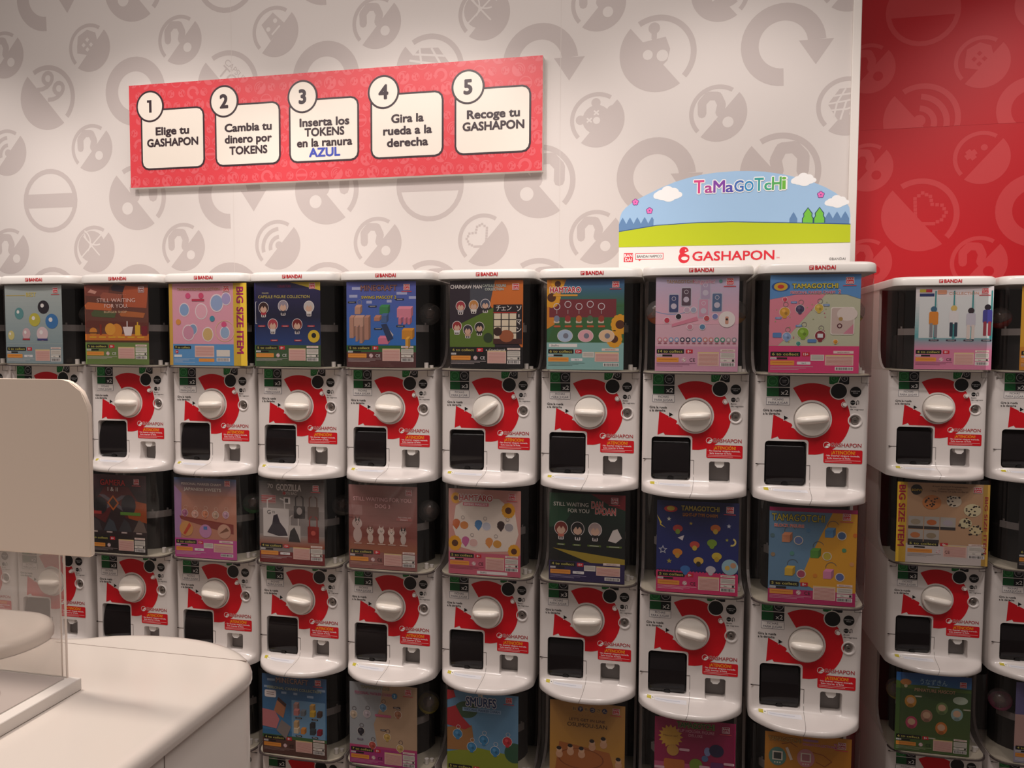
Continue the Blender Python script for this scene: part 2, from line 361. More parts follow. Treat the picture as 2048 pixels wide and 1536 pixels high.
# ------------------------------------------------------------------ topper sign on the machines (characters left out)
ts = empty('topper_sign', (.0975, .20, ZO+.405), 'white and sky-blue arched display board standing on the machine tops', 'sign')
arch = [(-.2325, .405), (-.2339, .556), (-.230, .580), (-.2251, .5936), (-.214, .6065), (-.1983, .6184), (-.172, .634), (-.1418, .6480), (-.107, .664), (-.0683, .6786), (-.033, .6885), (.0044, .6965), (.054, .7018), (.1048, .7036), (.150, .7022), (.1896, .6986), (.240, .6888), (.2874, .676), (.324, .6628), (.3565, .6475), (.383, .6315), (.4048, .613), (.416, .600), (.423, .5882), (.4262, .5667), (.4285, .405)]
bm = bmesh.new(); prism(bm, arch, lambda x, z: (x-.0975, -.004, z-.405), lambda x, z: (x-.0975, 0, z-.405))
link('board', fin(bm, 'topper_board', M['card']), ts)
P = Print(-.0975, -.405, 1, 1, .0003, -.0045)
P.poly([p for p in arch if p[1] > .45] , '#f4f1ee', 0); P.rect(-.2325, .405, .4285, .56, '#f4f1ee', 0)
sky = [p for p in arch if p[1] > .5]; sky = [(-.2337, .50)]+sky+[(.4272, .50)]
P.poly(sky, '#a9cdf0', 1)
hz = [(-.2336, .535), (-.12, .551), (0, .556), (.1, .5555), (.25, .549), (.4272, .540)]
P.poly([(-.2334, .488)]+hz+[(.4278, .488)], '#c6d42e', 3)
P.line(hz, .0022, '#3a5a90', 3.3, False)
for x0, x1, b in ((-.2335, -.13, .545), (.26, .30, .547), (.335, .427, .545)):
    n = int((x1-x0)/.02)
    for i in range(n): P.poly([(x0+i*.022, b-.02), (x0+i*.022, b+.012), (x0+.006+i*.022, b+.024), (x0+.011+i*.022, b+.032), (x0+.016+i*.022, b+.024), (min(x1, x0+.022+i*.022), b+.012), (min(x1, x0+.022+i*.022), b-.02)], '#6d92bf', 2)
for x in (.3107, .3423):
    P.poly([(x-.016, .546), (x-.016, .56), (x-.012, .566), (x-.013, .574), (x-.007, .582), (x, .592), (x+.007, .582), (x+.013, .574), (x+.012, .566), (x+.016, .56), (x+.016, .546)], '#3a5a70', 2.4)
    P.poly([(x-.0135, .546), (x-.0135, .559), (x-.0095, .566), (x-.0105, .573), (x-.005, .581), (x, .589), (x+.005, .581), (x+.0105, .573), (x+.0095, .566), (x+.0135, .559), (x+.0135, .546)], '#7fcf4e', 2.7)
P.clip = None
def cloud(x, z, k, L=2):
    for a, b, r, e in ((0, 0, .016, 2.6), (-.018, .004, .012, 1.3), (.0, .012, .015, 1.2), (.018, .008, .013, 1.2), (-.03, -.002, .009, 1.3), (.032, 0, .009, 1.3), (.004, -.008, .012, 1.6)):
        P.ell(x+a*k, z+b*k, r*k, '#fdfdfd', L, e, 18)
cloud(-.0898, .6405, 1)
cloud(.2958, .669, .82); cloud(.388, .603, .78)
for x, z in ((-.1848, .6225), (-.1425, .5956), (.3447, .6265)):
    for i in range(5): P.ell(x+.0055*cos(R(90+72*i)), z+.0055*sin(R(90+72*i)), .0052, '#5b3a8c', 2, 1, 10)
    for i in range(5): P.ell(x+.0053*cos(R(90+72*i)), z+.0053*sin(R(90+72*i)), .0038, '#f47cc4', 2.5, 1, 10)
xs = -.013
for ch, c, wd, h, dz in (('T', '#e2508f', .030, .037, .001), ('a', '#b8529c', .022, .030, -.002), ('M', '#8a4fb0', .034, .034, 0), ('a', '#5f5ab8', .022, .030, -.002), ('G', '#4c79c4', .027, .031, -.001), ('O', '#3f97cf', .026, .028, -.002), ('T', '#3fa7a4', .026, .036, .002), ('c', '#4db38a', .019, .030, 0), ('H', '#5fb867', .027, .036, .003), ('i', '#78c24c', .009, .036, .004)):
    P.text(ch, xs+wd/2, .6605+dz, h, c, 5, bold=.05, wd=wd*.94, out='#ffffff', ow=.10); xs += wd+.002
P.rect(-.2175, .4425, -.190, .4695, '#e63946', 1, r=.001)
P.text('BAN', -.2037, .4615, .0095, '#ffffff', 2, wd=.024, bold=.05); P.text('DAI', -.2037, .4495, .0095, '#ffffff', 2, wd=.02, bold=.05)
P.poly([(-.183, .468), (-.099, .468), (-.099, .449), (-.166, .449), (-.17, .4445), (-.174, .449), (-.183, .449)], '#e63946', 1)
P.rect(-.1812, .4508, -.1008, .4662, '#f7f4f2', 1.5); P.text('BANDAI NAMCO', -.141, .4585, .0075, '#222222', 2, wd=.074, bold=.03)
P.ell(-.0385, .4715, .0135, '#e63946', 1, 1, 24); P.ell(-.0385, .4525, .0165, '#e63946', 1, 1, 24)
P.poly([(-.0385, .466), (-.014, .476), (-.014, .455)], '#f4f1ee', 1.5); P.ell(-.0365, .4505, .0055, '#f4f1ee', 2, 1.8, 18); P.ell(-.0335, .475, .0022, '#f4f1ee', 2, 1, 10)
P.text('GASHAPON', .1035, .4562, .0262, '#e63946', 2, wd=.233, bold=.045)
P.text('TM', .2305, .4475, .0045, '#e63946', 2, bold=.02); P.text('©BANDAI', .394, .4415, .007, '#6a6a6a', 2, bold=.0)
link('print', P.mesh('topper_print', M['ink']), ts)
bm = bmesh.new()
for x in (-.2, 0, .2): bx(bm, x-.012, x+.012, 0, .05, 0, .003); bx(bm, x-.012, x+.012, 0, .003, 0, .06)
link('support_foot', fin(bm, 'feet', M['tray']), ts)

# ------------------------------------------------------------------ capsule machine: shared meshes
HW = .143; CX = -.003; YB = .40
def bulge(z):
    T = [(-.222, .077), (-.2195, .081), (-.213, .0815), (-.208, .080), (-.2045, .075), (-.2015, .064), (-.1985, .047), (-.1955, .030), (-.192, .016), (-.187, .007), (-.178, .002), (-.165, 0), (1, 0)]
    for (a, p), (b, q) in zip(T, T[1:]):
        if a <= z <= b: return p+(q-p)*(z-a)/(b-a)
    return 0
def front_y(x, z, off=0):
    t = min(1, abs(x-CX)/HW); cr = .016; e = max(0, abs(x-CX)-(HW-cr))
    return cr*(1-math.sqrt(max(0, 1-(e/cr)**2)))-bulge(z)*(1-t**2.8)-off
def body_mesh():
    bm = bmesh.new()
    xs = [-1, -.995, -.98, -.96, -.93, -.9, -.86, -.8, -.7, -.58, -.45, -.3, -.15]; xs = xs+[0]+[-x for x in xs[::-1]]
    zs = [-.222, -.2205, -.217, -.213, -.21, -.2075, -.2045, -.2015, -.1985, -.1955, -.192, -.1875, -.183, -.175, -.165, -.1, .02, .108, .113]
    rings = []
    for z in zs:
        pts = [(CX-HW, YB)]+[(CX+HW*t, front_y(CX+HW*t, z)+(.002 if z == .113 else 0)) for t in xs]+[(CX+HW, YB)]
        rings.append([bm.verts.new((x, y, z)) for x, y in pts])
    for a, b in zip(rings, rings[1:]):
        for i in range(len(a)): bm.faces.new((a[i], a[(i+1) % len(a)], b[(i+1) % len(a)], b[i]))
    bm.faces.new(rings[0]); bm.faces.new(rings[-1])
    me = fin(bm, 'body', M['white'])
    cuts = []
    def cut(pts, y0, y1):
        c = bmesh.new(); prism(c, pts, lambda x, z: (x, y0, z), lambda x, z: (x, y1, z)); cuts.append(fin(c, 'cut', M['white']))
    cut(rrect(-.1195, -.0125, -.186, -.0655, .010), -.2, .055)          # pickup recess
    cut(rrect(.0375, .0935, -.188, -.1305, .006), -.2, .038)            # coin return recess
    c = bmesh.new(); lathe(c, [(.0462, -.02), (.0462, .004)], -.002, -.0055, 48); cuts.append(fin(c, 'cut', M['white']))
    c = bmesh.new(); lathe(c, [(.0165, -.02), (.0155, 0), (.0095, .008)], .1055, -.006, 28); cuts.append(fin(c, 'cut', M['white']))
    r = boolean(me, cuts)
    for p in r.polygons: p.material_index = 0
    shade(r, 32); return r
ME = {}
ME['body'] = body_mesh()
# cabinet behind the window: side plates with the curved window opening, back and top
sp = [(YB, .113), (YB, .3885), (.145, .3885), (.145, .20), (.142, .175), (.133, .152), (.118, .135), (.098, .123), (.072, .1165), (.02, .113)]
bm = bmesh.new()
for x0, x1 in ((CX-HW, CX-HW+.008), (CX+HW-.008, CX+HW)): prism(bm, sp, lambda y, z: (x0, y, z), lambda y, z: (x1, y, z))
bx(bm, CX-HW, CX+HW, .145, YB, .3805, .3885); bx(bm, CX-HW, CX+HW, YB-.006, YB, .113, .3885)
ME['cabinet'] = fin(bm, 'cabinet', M['side'])
ME['shade_backdrop'] = box('shade_backdrop', M['inner'], CX-HW+.009, CX+HW-.009, .168, .172, .1175, .380)  # added dark plate, its colour stands for shade deep inside the window
def hood_y(x):
    t = min(1, abs(x-CX)/(HW+.001)); e = max(0, abs(x-CX)-(HW+.001-.042))
    return -.045+.006*t*t+.042*(1-math.sqrt(max(0, 1-(e/.042)**2)))
bm = bmesh.new(); fx = [-1, -.995, -.98, -.95, -.91, -.86, -.8, -.74, -.5, 0, .5, .74, .8, .86, .91, .95, .98, .995, 1]
prism(bm, [(CX-HW+.003, .166)]+[(CX+(HW-.003)*t, hood_y(CX+(HW+.001)*t)+.004) for t in fx]+[(CX+HW-.003, .166)], lambda x, y: (x, y, .1136), lambda x, y: (x, y, .1165))
ME['window_floor'] = fin(bm, 'window_floor', M['ifloor'])
def hood_mesh():
    bm = bmesh.new(); W = HW+.001
    xs = [-1, -.998, -.985, -.96, -.93, -.89, -.84, -.78, -.71, -.5, -.25, 0]; xs = xs+[-x for x in xs[-2::-1]]
    prof = [(z, y) for y, z in sp[::-1][:-2]]; prof = [(.1125, .02)]+[(z, y-.001) for z, y in prof[1:]]+[(.3875, .144)]
    rings = []
    for z, yb in prof:
        yb = max(yb, .0)
        pts = [(CX-W, yb)]+[(CX+W*t, hood_y(CX+W*t)+(.0015 if z < .113 else 0)) for t in xs]+[(CX+W, yb)]
        rings.append([bm.verts.new((x, y, z)) for x, y in pts])
    for a, b in zip(rings, rings[1:]):
        for i in range(len(a)-1): bm.faces.new((a[i], a[i+1], b[i+1], b[i]))
    return fin(bm, 'hood', M['hood'], 30)
ME['hood'] = hood_mesh()
bm = bmesh.new(); W = HW+.001
pts = [CX+W*t for t in [-1, -.998, -.985, -.96, -.93, -.89, -.84, -.78, -.71, -.5, 0, .5, .71, .78, .84, .89, .93, .96, .985, .998, 1]]
o = [(x, hood_y(x)-.0015) for x in pts]; i_ = [(CX+(x-CX)*.975, hood_y(x)+.0025) for x in pts]
prism(bm, o+i_[::-1], lambda x, y: (x, y, .1105), lambda x, y: (x, y, .1135))
ME['hood_rim'] = fin(bm, 'hood_rim', M['rim'])
# shallow collecting tray inside the window with its little teeth, and the drum beneath it
bm = bmesh.new()
o = [(.116*cos(R(a))+CX, .105-.116*sin(R(a))*.95) for a in range(24, 157, 12)]; i_ = [(.111*cos(R(a))+CX, .105-.111*sin(R(a))*.95) for a in range(24, 157, 12)]
prism(bm, o+i_[::-1], lambda x, y: (x, y, .226), lambda x, y: (x, y, .247))
for a in range(30, 160, 24):
    x, y = .1135*cos(R(a))+CX, .105-.1135*sin(R(a))*.95; bx(bm, x-.002, x+.002, y-.002, y+.002, .247, .254)
ME['inner_tray'] = fin(bm, 'inner_tray', M['tray'])
bm = bmesh.new()
o = [(.105*cos(R(a))+CX, .125-.10*sin(R(a))) for a in range(0, 181, 15)]
prism(bm, o, lambda x, y: (x, y, .1175), lambda x, y: (x, y, .226))
ME['drum'] = fin(bm, 'drum', M['drum'], 30)
bm = bmesh.new()
for x, y, h in ((.113, .006, .016), (.124, .022, .008)):
    n = 12; prism(bm, circ(x, y, .0065, n), lambda a, b: (a, b, .1175), lambda a, b: (a, b, .1175+h))
ME['stub'] = fin(bm, 'stub', M['lid'], 30)
# lid with the maker's lettering
def lid_mesh():
    bm = bmesh.new(); W = HW+.0035
    def ring(inset, z):
        w_ = W-inset; pts = []
        for t in [-1, -.998, -.985, -.955, -.92, -.88, -.83, -.77, -.6, -.3, 0, .3, .6, .77, .83, .88, .92, .955, .985, .998, 1]:
            x = w_*t; e = max(0, abs(x)-(w_-.034)); y = -.049+inset+.006*t*t+.034*(1-math.sqrt(max(0, 1-(e/.034)**2))); pts.append((CX+x, y))
        return [bm.verts.new((x, y, z)) for x, y in [(CX-w_, YB-.002)]+pts+[(CX+w_, YB-.002)]]
    rg = [ring(.0035, .3775), ring(.0005, .379), ring(0, .382), ring(.0005, .397), ring(.003, .402), ring(.0075, .405), ring(.014, .406)]
    for a, b in zip(rg, rg[1:]):
        for i in range(len(a)): bm.faces.new((a[i], a[(i+1) % len(a)], b[(i+1) % len(a)], b[i]))
    bm.faces.new(rg[0]); bm.faces.new(rg[-1])
    return fin(bm, 'lid', M['lid'], 40)
ME['lid'] = lid_mesh()
P = Print(step=.0002, y0=-.0495)
P.text('BANDAI', .0125, .3905, .0098, '#c8202c', 1, wd=.049, bold=.06)
P.rect(-.0265, .3855, -.0155, .3957, '#c8202c', 1, r=.001); P.rect(-.0248, .3908, -.0172, .3942, '#e9c9c4', 2); P.rect(-.0248, .387, -.0205, .3895, '#e9c9c4', 2)
ME['lettering'] = P.mesh('lettering', M['ink'])
# dial
bm = bmesh.new(); lathe(bm, [(.0435, .0035), (.0435, -.011), (.0422, -.0135), (.041, -.0140), (.001, -.0140)], 0, 0, 48)
ME['dial'] = fin(bm, 'dial', M['dial'], 30)
bm = bmesh.new(); rg = []
for t in (-1, -.97, -.88, -.7, -.45, -.2, 0, .2, .45, .7, .88, .97, 1):
    x = .0405*t; h = .0095*(1-abs(t)**4)**.5*.55+.0048; d = .019*(1-abs(t)**5)+.0005
    rg.append([bm.verts.new((x, -.0135-d*cos(a)**.6 if cos(a) > 0 else -.0135, h*sin(a)*1.0)) for a in [R(b) for b in (-90, -70, -45, -20, 0, 20, 45, 70, 90)]])
for a, b in zip(rg, rg[1:]):
    for i in range(8): bm.faces.new((a[i], a[i+1], b[i+1], b[i]))
bm.faces.new(rg[0]); bm.faces.new(rg[-1])
ME['grip'] = fin(bm, 'grip', M['grip'], 50)
# coin mouth, button, lock
bm = bmesh.new(); lathe(bm, [(.0200, .0005), (.0200, -.0012), (.001, -.0012)], .0632, .0708, 32); ME['coin_mouth'] = fin(bm, 'coin_mouth', M['black'], 30)
bm = bmesh.new(); lathe(bm, [(.0225, .0005), (.0225, -.0014), (.0215, -.0018), (.0200, -.0018), (.0198, -.0010)], .0632, .0708, 32, False); ME['coin_rim'] = fin(bm, 'coin_rim', M['white'], 30)
bm = bmesh.new(); lathe(bm, [(.0075, .001), (.0075, -.0012), (.006, -.0012)], .0774, .0355, 20, False); lathe(bm, [(.0048, .001), (.0048, -.009), (.004, -.010), (.0005, -.0102)], .0774, .0355, 20)
ME['button'] = fin(bm, 'button', M['lid'], 30)
bm = bmesh.new(); lathe(bm, [(.0185, .0005), (.0175, -.0022), (.0152, -.0022), (.0145, .003)], .1055, -.006, 28, False); ME['lock_collar'] = fin(bm, 'lock_collar', M['white'], 40)
bm = bmesh.new(); lathe(bm, [(.0088, .0078), (.0088, .0015), (.0078, .0005), (.0005, .0005)], .1055, -.006, 24); ME['lock'] = fin(bm, 'lock', M['metal'], 30)
ME['keyhole'] = box('keyhole', M['keyhole'], .1030, .1085, -.0018, .001, -.0072, -.0052)
# pickup door
def flap():
    bm = bmesh.new(); x0, x1, z0, z1 = -.1165, -.0155, -.1835, -.0685; r = .009; rows = []
    N = 18
    for j in range(N+1):
        z = z0+(z1-z0)*j/N; e = max(0, r-(z-z0)) if z < z0+r else max(0, r-(z1-z)); ins = r-math.sqrt(max(0, r*r-e*e)); t = (z-(z0+z1)/2)/((z1-z0)/2)
        y = .020-.020*(1-t*t)**.8-(.012*max(0, -t)**1.5 if t < 0 else 0)
        rows.append([bm.verts.new((x, y+yo, z)) for x, yo in ((x0+ins, .004), (x0+ins+.002, 0), (x1-ins-.002, 0), (x1-ins, .004))])
    for a, b in zip(rows, rows[1:]):
        for i in range(3): bm.faces.new((a[i], a[i+1], b[i+1], b[i]))
    bmesh.ops.solidify(bm, geom=list(bm.faces), thickness=.002)
    return fin(bm, 'flap', M['flap'], 40)
ME['flap'] = flap()
bm = bmesh.new(); prism(bm, circ(-.066, -.1835, .0085, 14, 0, 180), lambda x, z: (x, .003, z), lambda x, z: (x, .008, z)); ME['notch'] = fin(bm, 'notch', M['black'])
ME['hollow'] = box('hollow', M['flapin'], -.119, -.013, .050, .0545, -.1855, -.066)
ME['cup'] = box('cup', M['grey'], .0380, .0930, .030, .0375, -.1875, -.131)
bm = bmesh.new(); prism(bm, [(.053, -.1315), (.078, -.1315), (.078, -.141), (.0715, -.1475), (.0595, -.1475), (.053, -.141)], lambda x, z: (x, .004, z), lambda x, z: (x, .030, z)); ME['spout'] = fin(bm, 'spout', M['lid'])
# flat print on the front
P = Print(step=.00018, y0=-.0002)
RED = '#c8101e'; ax, az = -.002, -.0045
arr = circ(ax, az, .0955, 44, 121, -84)
arr += [(-.0085, -.0995), (-.0085, -.0675), (-.011, -.0625), (-.016, -.0605), (-.083, -.0600), (-.0875, -.0535), (-.1035, -.0605), (-.0995, .0055), (-.0525, -.0185), (-.0505, -.023), (-.0535, -.0285), (-.0475, -.0300)]
arr += circ(ax, az, .0505, 30, 216, 481)
P.poly(arr, RED, 1)
P.poly([(-.0735, .005), (-.0735, -.0115), (-.0605, -.003)], '#f0ece8', 2); P.poly([(-.0725, .0035), (-.0725, -.0095), (-.0618, -.003)], '#111', 3)
P.text('Gira la rueda', -.1025, .0168, .0062, '#222', 2, wd=.047, bold=.04); P.text('a la derecha', -.1045, .0082, .0062, '#222', 2, wd=.043, bold=.04)
P.ell(.1045, .0694, .0138, '#111', 2, n=24); P.text('INSERTAR', .1045, .0712, .003, '#ddd', 3, wd=.022, bold=.02); P.text('FICHA', .1045, .0664, .003, '#ddd', 3, bold=.02)
P.ell(.0985, .0412, .0062, '#111', 2, n=18); P.text('FICHA', .0985, .0412, .002, '#ddd', 3, wd=.010)
P.line([(.1078, .0372), (.1078, .0445), (.1105, .047), (.1132, .0445), (.1132, .037)], .0013, '#222', 2); P.poly([(.1055, .0385), (.1101, .0385), (.1078, .0345)], '#222', 2)
P.text('Botón', .0925, .0302, .0042, '#222', 2, al='l', bold=.03); P.text('de regreso', .0925, .0238, .0042, '#222', 2, al='l', bold=.03, wd=.033)
P.ell(.0365, -.0726, .0085, '#f0ece8', 2, n=18); P.ell(.0365, -.0726, .0072, RED, 3, n=18); P.poly([(.036, -.072), (.045, -.068), (.045, -.076)], '#f0ece8', 3.5); P.ell(.0375, -.0775, .003, '#f0ece8', 4, 1.5, 10)
P.text('GASHAPON', .0845, -.0718, .0095, '#a50f1c', 3, wd=.076, bold=.045, out='#f0ece8', ow=.05)
ME['front_print'] = P.mesh('front_print', M['ink'])
P = Print(step=.00018, y0=-.0004)
P.rect(.0297, -.1205, .1258, -.0845, '#cf1420', 1, r=.0035)
P.text('¡ATENCIÓN!', .0785, -.0920, .0085, '#f5a623', 2, wd=.058, bold=.04)
P.text('· No insertar ninguna moneda.', .0335, -.1003, .0046, '#ffffff', 2, wd=.086, bold=.03, al='l'); P.text('Solo insertar la ficha', .0385, -.1070, .0046, '#ffffff', 2, wd=.058, bold=.03, al='l')
P.rect(.0335, -.1133, .1215, -.1122, '#f0b8b8', 2); P.rect(.0335, -.1170, .100, -.1159, '#f0b8b8', 2)
ME['warning'] = P.mesh('warning', M['ink'])
P = Print(step=.00018, y0=-.0004)
P.rect(-.1178, .0797, -.0885, .1108, '#1e6b34', 1); P.rect(-.0885, .0797, -.0592, .1108, '#17181c', 1)
for x, c, s1, s2 in ((-.1032, '#58a868', 'TOKEN', 'VERDE'), (-.0738, '#b9b9bd', 'TOKEN', 'AZUL')):
    P.ring(x, .0954, .0122, .0012, c, 2); P.text(s1, x, .0972, .0026, c, 2, bold=.03); P.text(s2, x, .0930, .0026, c, 2, bold=.03)
ME['token_sticker'] = P.mesh('token_sticker', M['ink']); P = Print(step=.00018, y0=-.0004)
P.rect(.0390, .0888, .0880, .1122, '#1e6b34', 1, r=.003); P.rect(.0635, .0888, .0880, .1122, '#17181c', 2, r=.003); P.line([(.0602, .092), (.0668, .109)], .002, '#e8e4e0', 3)
P.ring(.051, .104, .0078, .0012, '#58a868', 3); P.ring(.0765, .104, .0078, .0012, '#b9b9bd', 3); P.text('€', .051, .104, .006, '#58a868', 3); P.text('€', .0765, .104, .006, '#b9b9bd', 3)
ME['coin_sticker'] = P.mesh('coin_sticker', M['ink'])
for n in (2, 3):
    P = Print(step=.00018, y0=-.0004)
    P.rect(-.1178, .0540, -.0592, .0775, '#141517', 1); P.rect(-.1172, .0546, -.087, .0769, '#14542a', 2)
    P.text('x%d' % n, -.0722, .0648, .0118, '#dcdad8', 3, wd=.0185, bold=.02)
    ME['price%d' % n] = P.mesh('price', M['ink'])
P = Print(step=.00018, y0=-.0004)
P.rect(-.1185, .0312, -.0585, .0515, '#4a4a66', 1, r=.001); P.rect(-.1177, .0320, -.0593, .0507, '#ebe6e2', 2, r=.001)
P.text('FICHAS', -.0885, .0462, .0056, '#3c3c55', 3, wd=.028, bold=.01); P.text('PARA JUGAR', -.0885, .0371, .0060, '#3c3c55', 3, wd=.050, bold=.01)
ME['play_label'] = P.mesh('play_label', M['ink'])
P = Print(step=.00018, y0=-.0006); P.fy = lambda x, z: front_y(x, z)
def srect(a, b, c, d, col, L):
    n = max(1, int(abs(c-a)/.012)); mz = max(1, int(abs(d-b)/.002))
    for i in range(n):
        for j in range(mz): P.rect(a+(c-a)*i/n, b+(d-b)*j/mz, a+(c-a)*(i+1)/n, b+(d-b)*(j+1)/mz, col, L)
srect(-.0985, -.1965, -.0125, -.1925, '#e3e2e6', 1); srect(-.095, -.1948, -.03, -.1942, '#b9bccb', 2); srect(-.09, -.1962, -.04, -.1958, '#b9bccb', 2)
srect(-.1215, -.1962, -.1095, -.1910, '#c2b338', 1); srect(-.1095, -.1962, -.1005, -.1910, '#efece8', 1); srect(-.107, -.1945, -.1035, -.1925, '#1a1a1a', 2)
ME['tray_label'] = P.mesh('tray_label', M['ink'])
bm = bmesh.new()
bx(bm, CX-HW+.003, -.1195, -.0007, .001, -.1292, -.1282); bx(bm, CX-HW+.004, CX-HW+.0085, -.0010, .001, -.1302, -.1275)
bx(bm, -.0125, -.0035, -.0006, .001, -.1292, -.1284); bx(bm, -.0042, -.0034, -.0006, .001, -.175, -.1284)
zz = [-.175, -.182, -.187, -.192, -.1955, -.1985, -.2015, -.2045, -.208, -.213, -.2195]
for i, (a, b) in enumerate(zip(zz, zz[1:])):
    xa, xb = -.0038-.0011*i*i*.12, -.0038-.0011*(i+1)**2*.12
    v = [bm.verts.new((x, front_y(x, z, .0004), z)) for x, z in ((xa-.0004, a), (xa+.0004, a), (xb+.0004, b), (xb-.0004, b))]; bm.faces.new(v)
bx(bm, CX-HW+.004, CX-HW+.023, -.0006, .001, .0926, .0933); bx(bm, CX-HW+.0225, CX-HW+.0232, -.0006, .001, .0926, .112); bx(bm, CX-HW+.004, CX-HW+.010, -.001, .001, .0925, .0945); bx(bm, CX-HW+.004, CX-HW+.009, -.001, .001, .1095, .111)
bx(bm, CX+HW-.022, CX+HW-.002, -.0004, .003, .0926, .0933); bx(bm, CX+HW-.0222, CX+HW-.0215, -.0006, .001, .0926, .112)
ME['seam'] = fin(bm, 'seam', M['seam'])
ME['base'] = box('base', M['base'], CX-HW+.01, CX+HW-.01, .01, YB, -(ZO-1.221), -.222)

# ------------------------------------------------------------------ posters
PW, PH = .218, .255
def poster(w=PW): P = Print(-w/2, PH/2, w, -PH, .00022, 0); P.clip = (-w/2, w/2, -PH/2, PH/2); return P
def fine(P, u0, u1, v, n, col, gap=.014, th=.004):
    for i in range(n): P.rect(u0, v+i*gap, u1-(.08*((i*7) % 3)), v+i*gap+th, col, 3)
def std(P, n, age='8+', v=.785, lay=0, ink='#ffffff', ce=True, u0=.02):
    k = .335; a = u0
    P.rect(a, v, a+k, v+.048, '#0c0c0c', 3, r=.008); P.text('%s to collect' % n, a+k/2, v+.024, .026, '#e8e070', 4, wd=k*.88, bold=.02)
    P.rect(a+k+.02, v+.003, a+k+.105, v+.045, '#cf2030', 3, r=.005); P.text(age, a+k+.062, v+.024, .024, '#fff', 4, bold=.03)
    P.rect(a, v+.058, a+.09, v+.078, '#e9e9e9', 3); P.rect(a+.07, v+.058, a+.19, v+.078, '#161616', 3.4); P.text('EDADES', a+.035, v+.068, .009, '#333', 4, bold=.01)
    P.rect(a, v+.09, a+.27, v+.138, '#f0a040', 3, r=.006); P.rect(a+.02, v+.107, a+.25, v+.112, '#d88228', 4)
    if ce:
        P.ell(a+.335, v+.114, .024, '#f0eeee', 3); P.ring(a+.335, v+.114, .02, .003, '#d03838', 4); P.line([(a+.315, v+.128), (a+.355, v+.1)], .003, '#d03838', 4)
        P.text('CE', a+.435, v+.114, .034, '#141414' if ink != '#ffffff' else '#f0f0f0', 4, bold=.01)
    else:
        P.rect(a+.30, v+.1, a+.45, v+.13, '#efefef', 3, r=.006); P.text('Gen 3', a+.375, v+.115, .012, '#333', 4)
    if lay == 0: pb, wb, bc = (.52, v+.03, .775, v+.175), (.79, v+.035, .965, v+.095), (.79, v+.14, .965, v+.18)
    else: pb, wb, bc = (.63, v+.03, .94, v+.135), (.47, v+.028, .62, v+.09), (.74, v+.15, .94, v+.187)
    P.rect(*pb, '#edc9bd', 3); P.rect(pb[0], pb[1], pb[2], pb[1]+.012, '#e8cf90', 3.5)
    j = pb[1]+.022
    while j < pb[3]-.01: P.rect(pb[0]+.012, j, pb[2]-.012, j+.005, '#d08d86', 4); j += .0135
    P.rect(*wb, '#e7e4da', 3); j = wb[1]+.01
    while j < wb[3]-.008: P.rect(wb[0]+.01, j, wb[2]-.01, j+.003, '#9a968e', 4); j += .011
    if lay == 0:
        P.rect(.79, v+.102, .965, v+.132, '#e7e4da', 3); P.text('Gen', .85, v+.117, .013, '#333', 4); P.rect(.93, v+.106, .955, v+.128, '#333', 4)
        P.rect(.79, v+.0, .965, v+.024, '#f0ded4', 3); P.text('BANDAI NAMCO', .878, v+.012, .010, '#7a2a2a', 4, bold=.02)
    else: P.rect(.72, v-.012, .94, v+.015, '#f0ded4', 3); P.text('BANDAI NAMCO', .83, v+.002, .010, '#7a2a2a', 4, bold=.02)
    P.rect(*bc, '#f2f0ec', 3); random.seed(int(n)); x = bc[0]+.012
    while x < bc[2]-.012: wd_ = random.choice((.003, .005, .008)); P.rect(x, bc[1]+.005, x+wd_, bc[3]-.006, '#1c1c1c', 4); x += wd_+random.choice((.004, .006))
    fine(P, a, .50, v+.15, 3, ink if ink != '#ffffff' else '#cfc4c4')
def logo(P, u=.895, v=.07, c='#d5202e', sub=True):
    P.rect(u-.045, v-.035, u+.045, v+.035, '#f3eeee', 5, r=.004); P.rect(u-.04, v-.031, u+.04, v+.031, c, 5.5, r=.003)
    P.text('BAN', u, v-.0135, .02, '#fff', 6, wd=.068, bold=.03); P.text('DAI', u, v+.0155, .02, '#fff', 6, wd=.058, bold=.03)
    if sub: P.rect(u-.075, v+.046, u+.07, v+.054, '#e0505a', 5); 
def fade(P, c0, c1, v0, v1, n=14, L=1):
    a, b = hexc(c0), hexc(c1)
    for i in range(n):
        t = i/(n-1); P.rect(0, v0+(v1-v0)*i/n, 1, v0+(v1-v0)*(i+1)/n, tuple(a[k]*(1-t)+b[k]*t for k in range(3)), L)
def charm(P, u, v, c, c2='#8a8a90', r=.045, k=1.0, ring=True, tagc=None):
    if ring: P.ring(u+.01, v-r-.028, .026, .005, c2, 3); P.line([(u+.005, v-r-.004), (u+.002, v-r+.01)], .006, c2, 3)
    P.ell(u, v, r+.004, '#f4efe8', 3, k); P.ell(u, v, r, c, 3.5, k); P.ell(u-.012, v-.014, r*.35, tuple(min(1, x*1.25+.05) for x in hexc(c)[:3]), 4, k)
    P.rect(u-r*.45, v+r*.7, u+r*.45, v+r*1.25, c, 3.3, r=.01); P.ell(u+r*.3, v+r*.25, r*.3, tuple(x*.6 for x in hexc(c)[:3]), 4, k, 10)
    if tagc: P.rect(u-.04, v+r+.012, u+.05, v+r+.03, tagc, 4, r=.004)
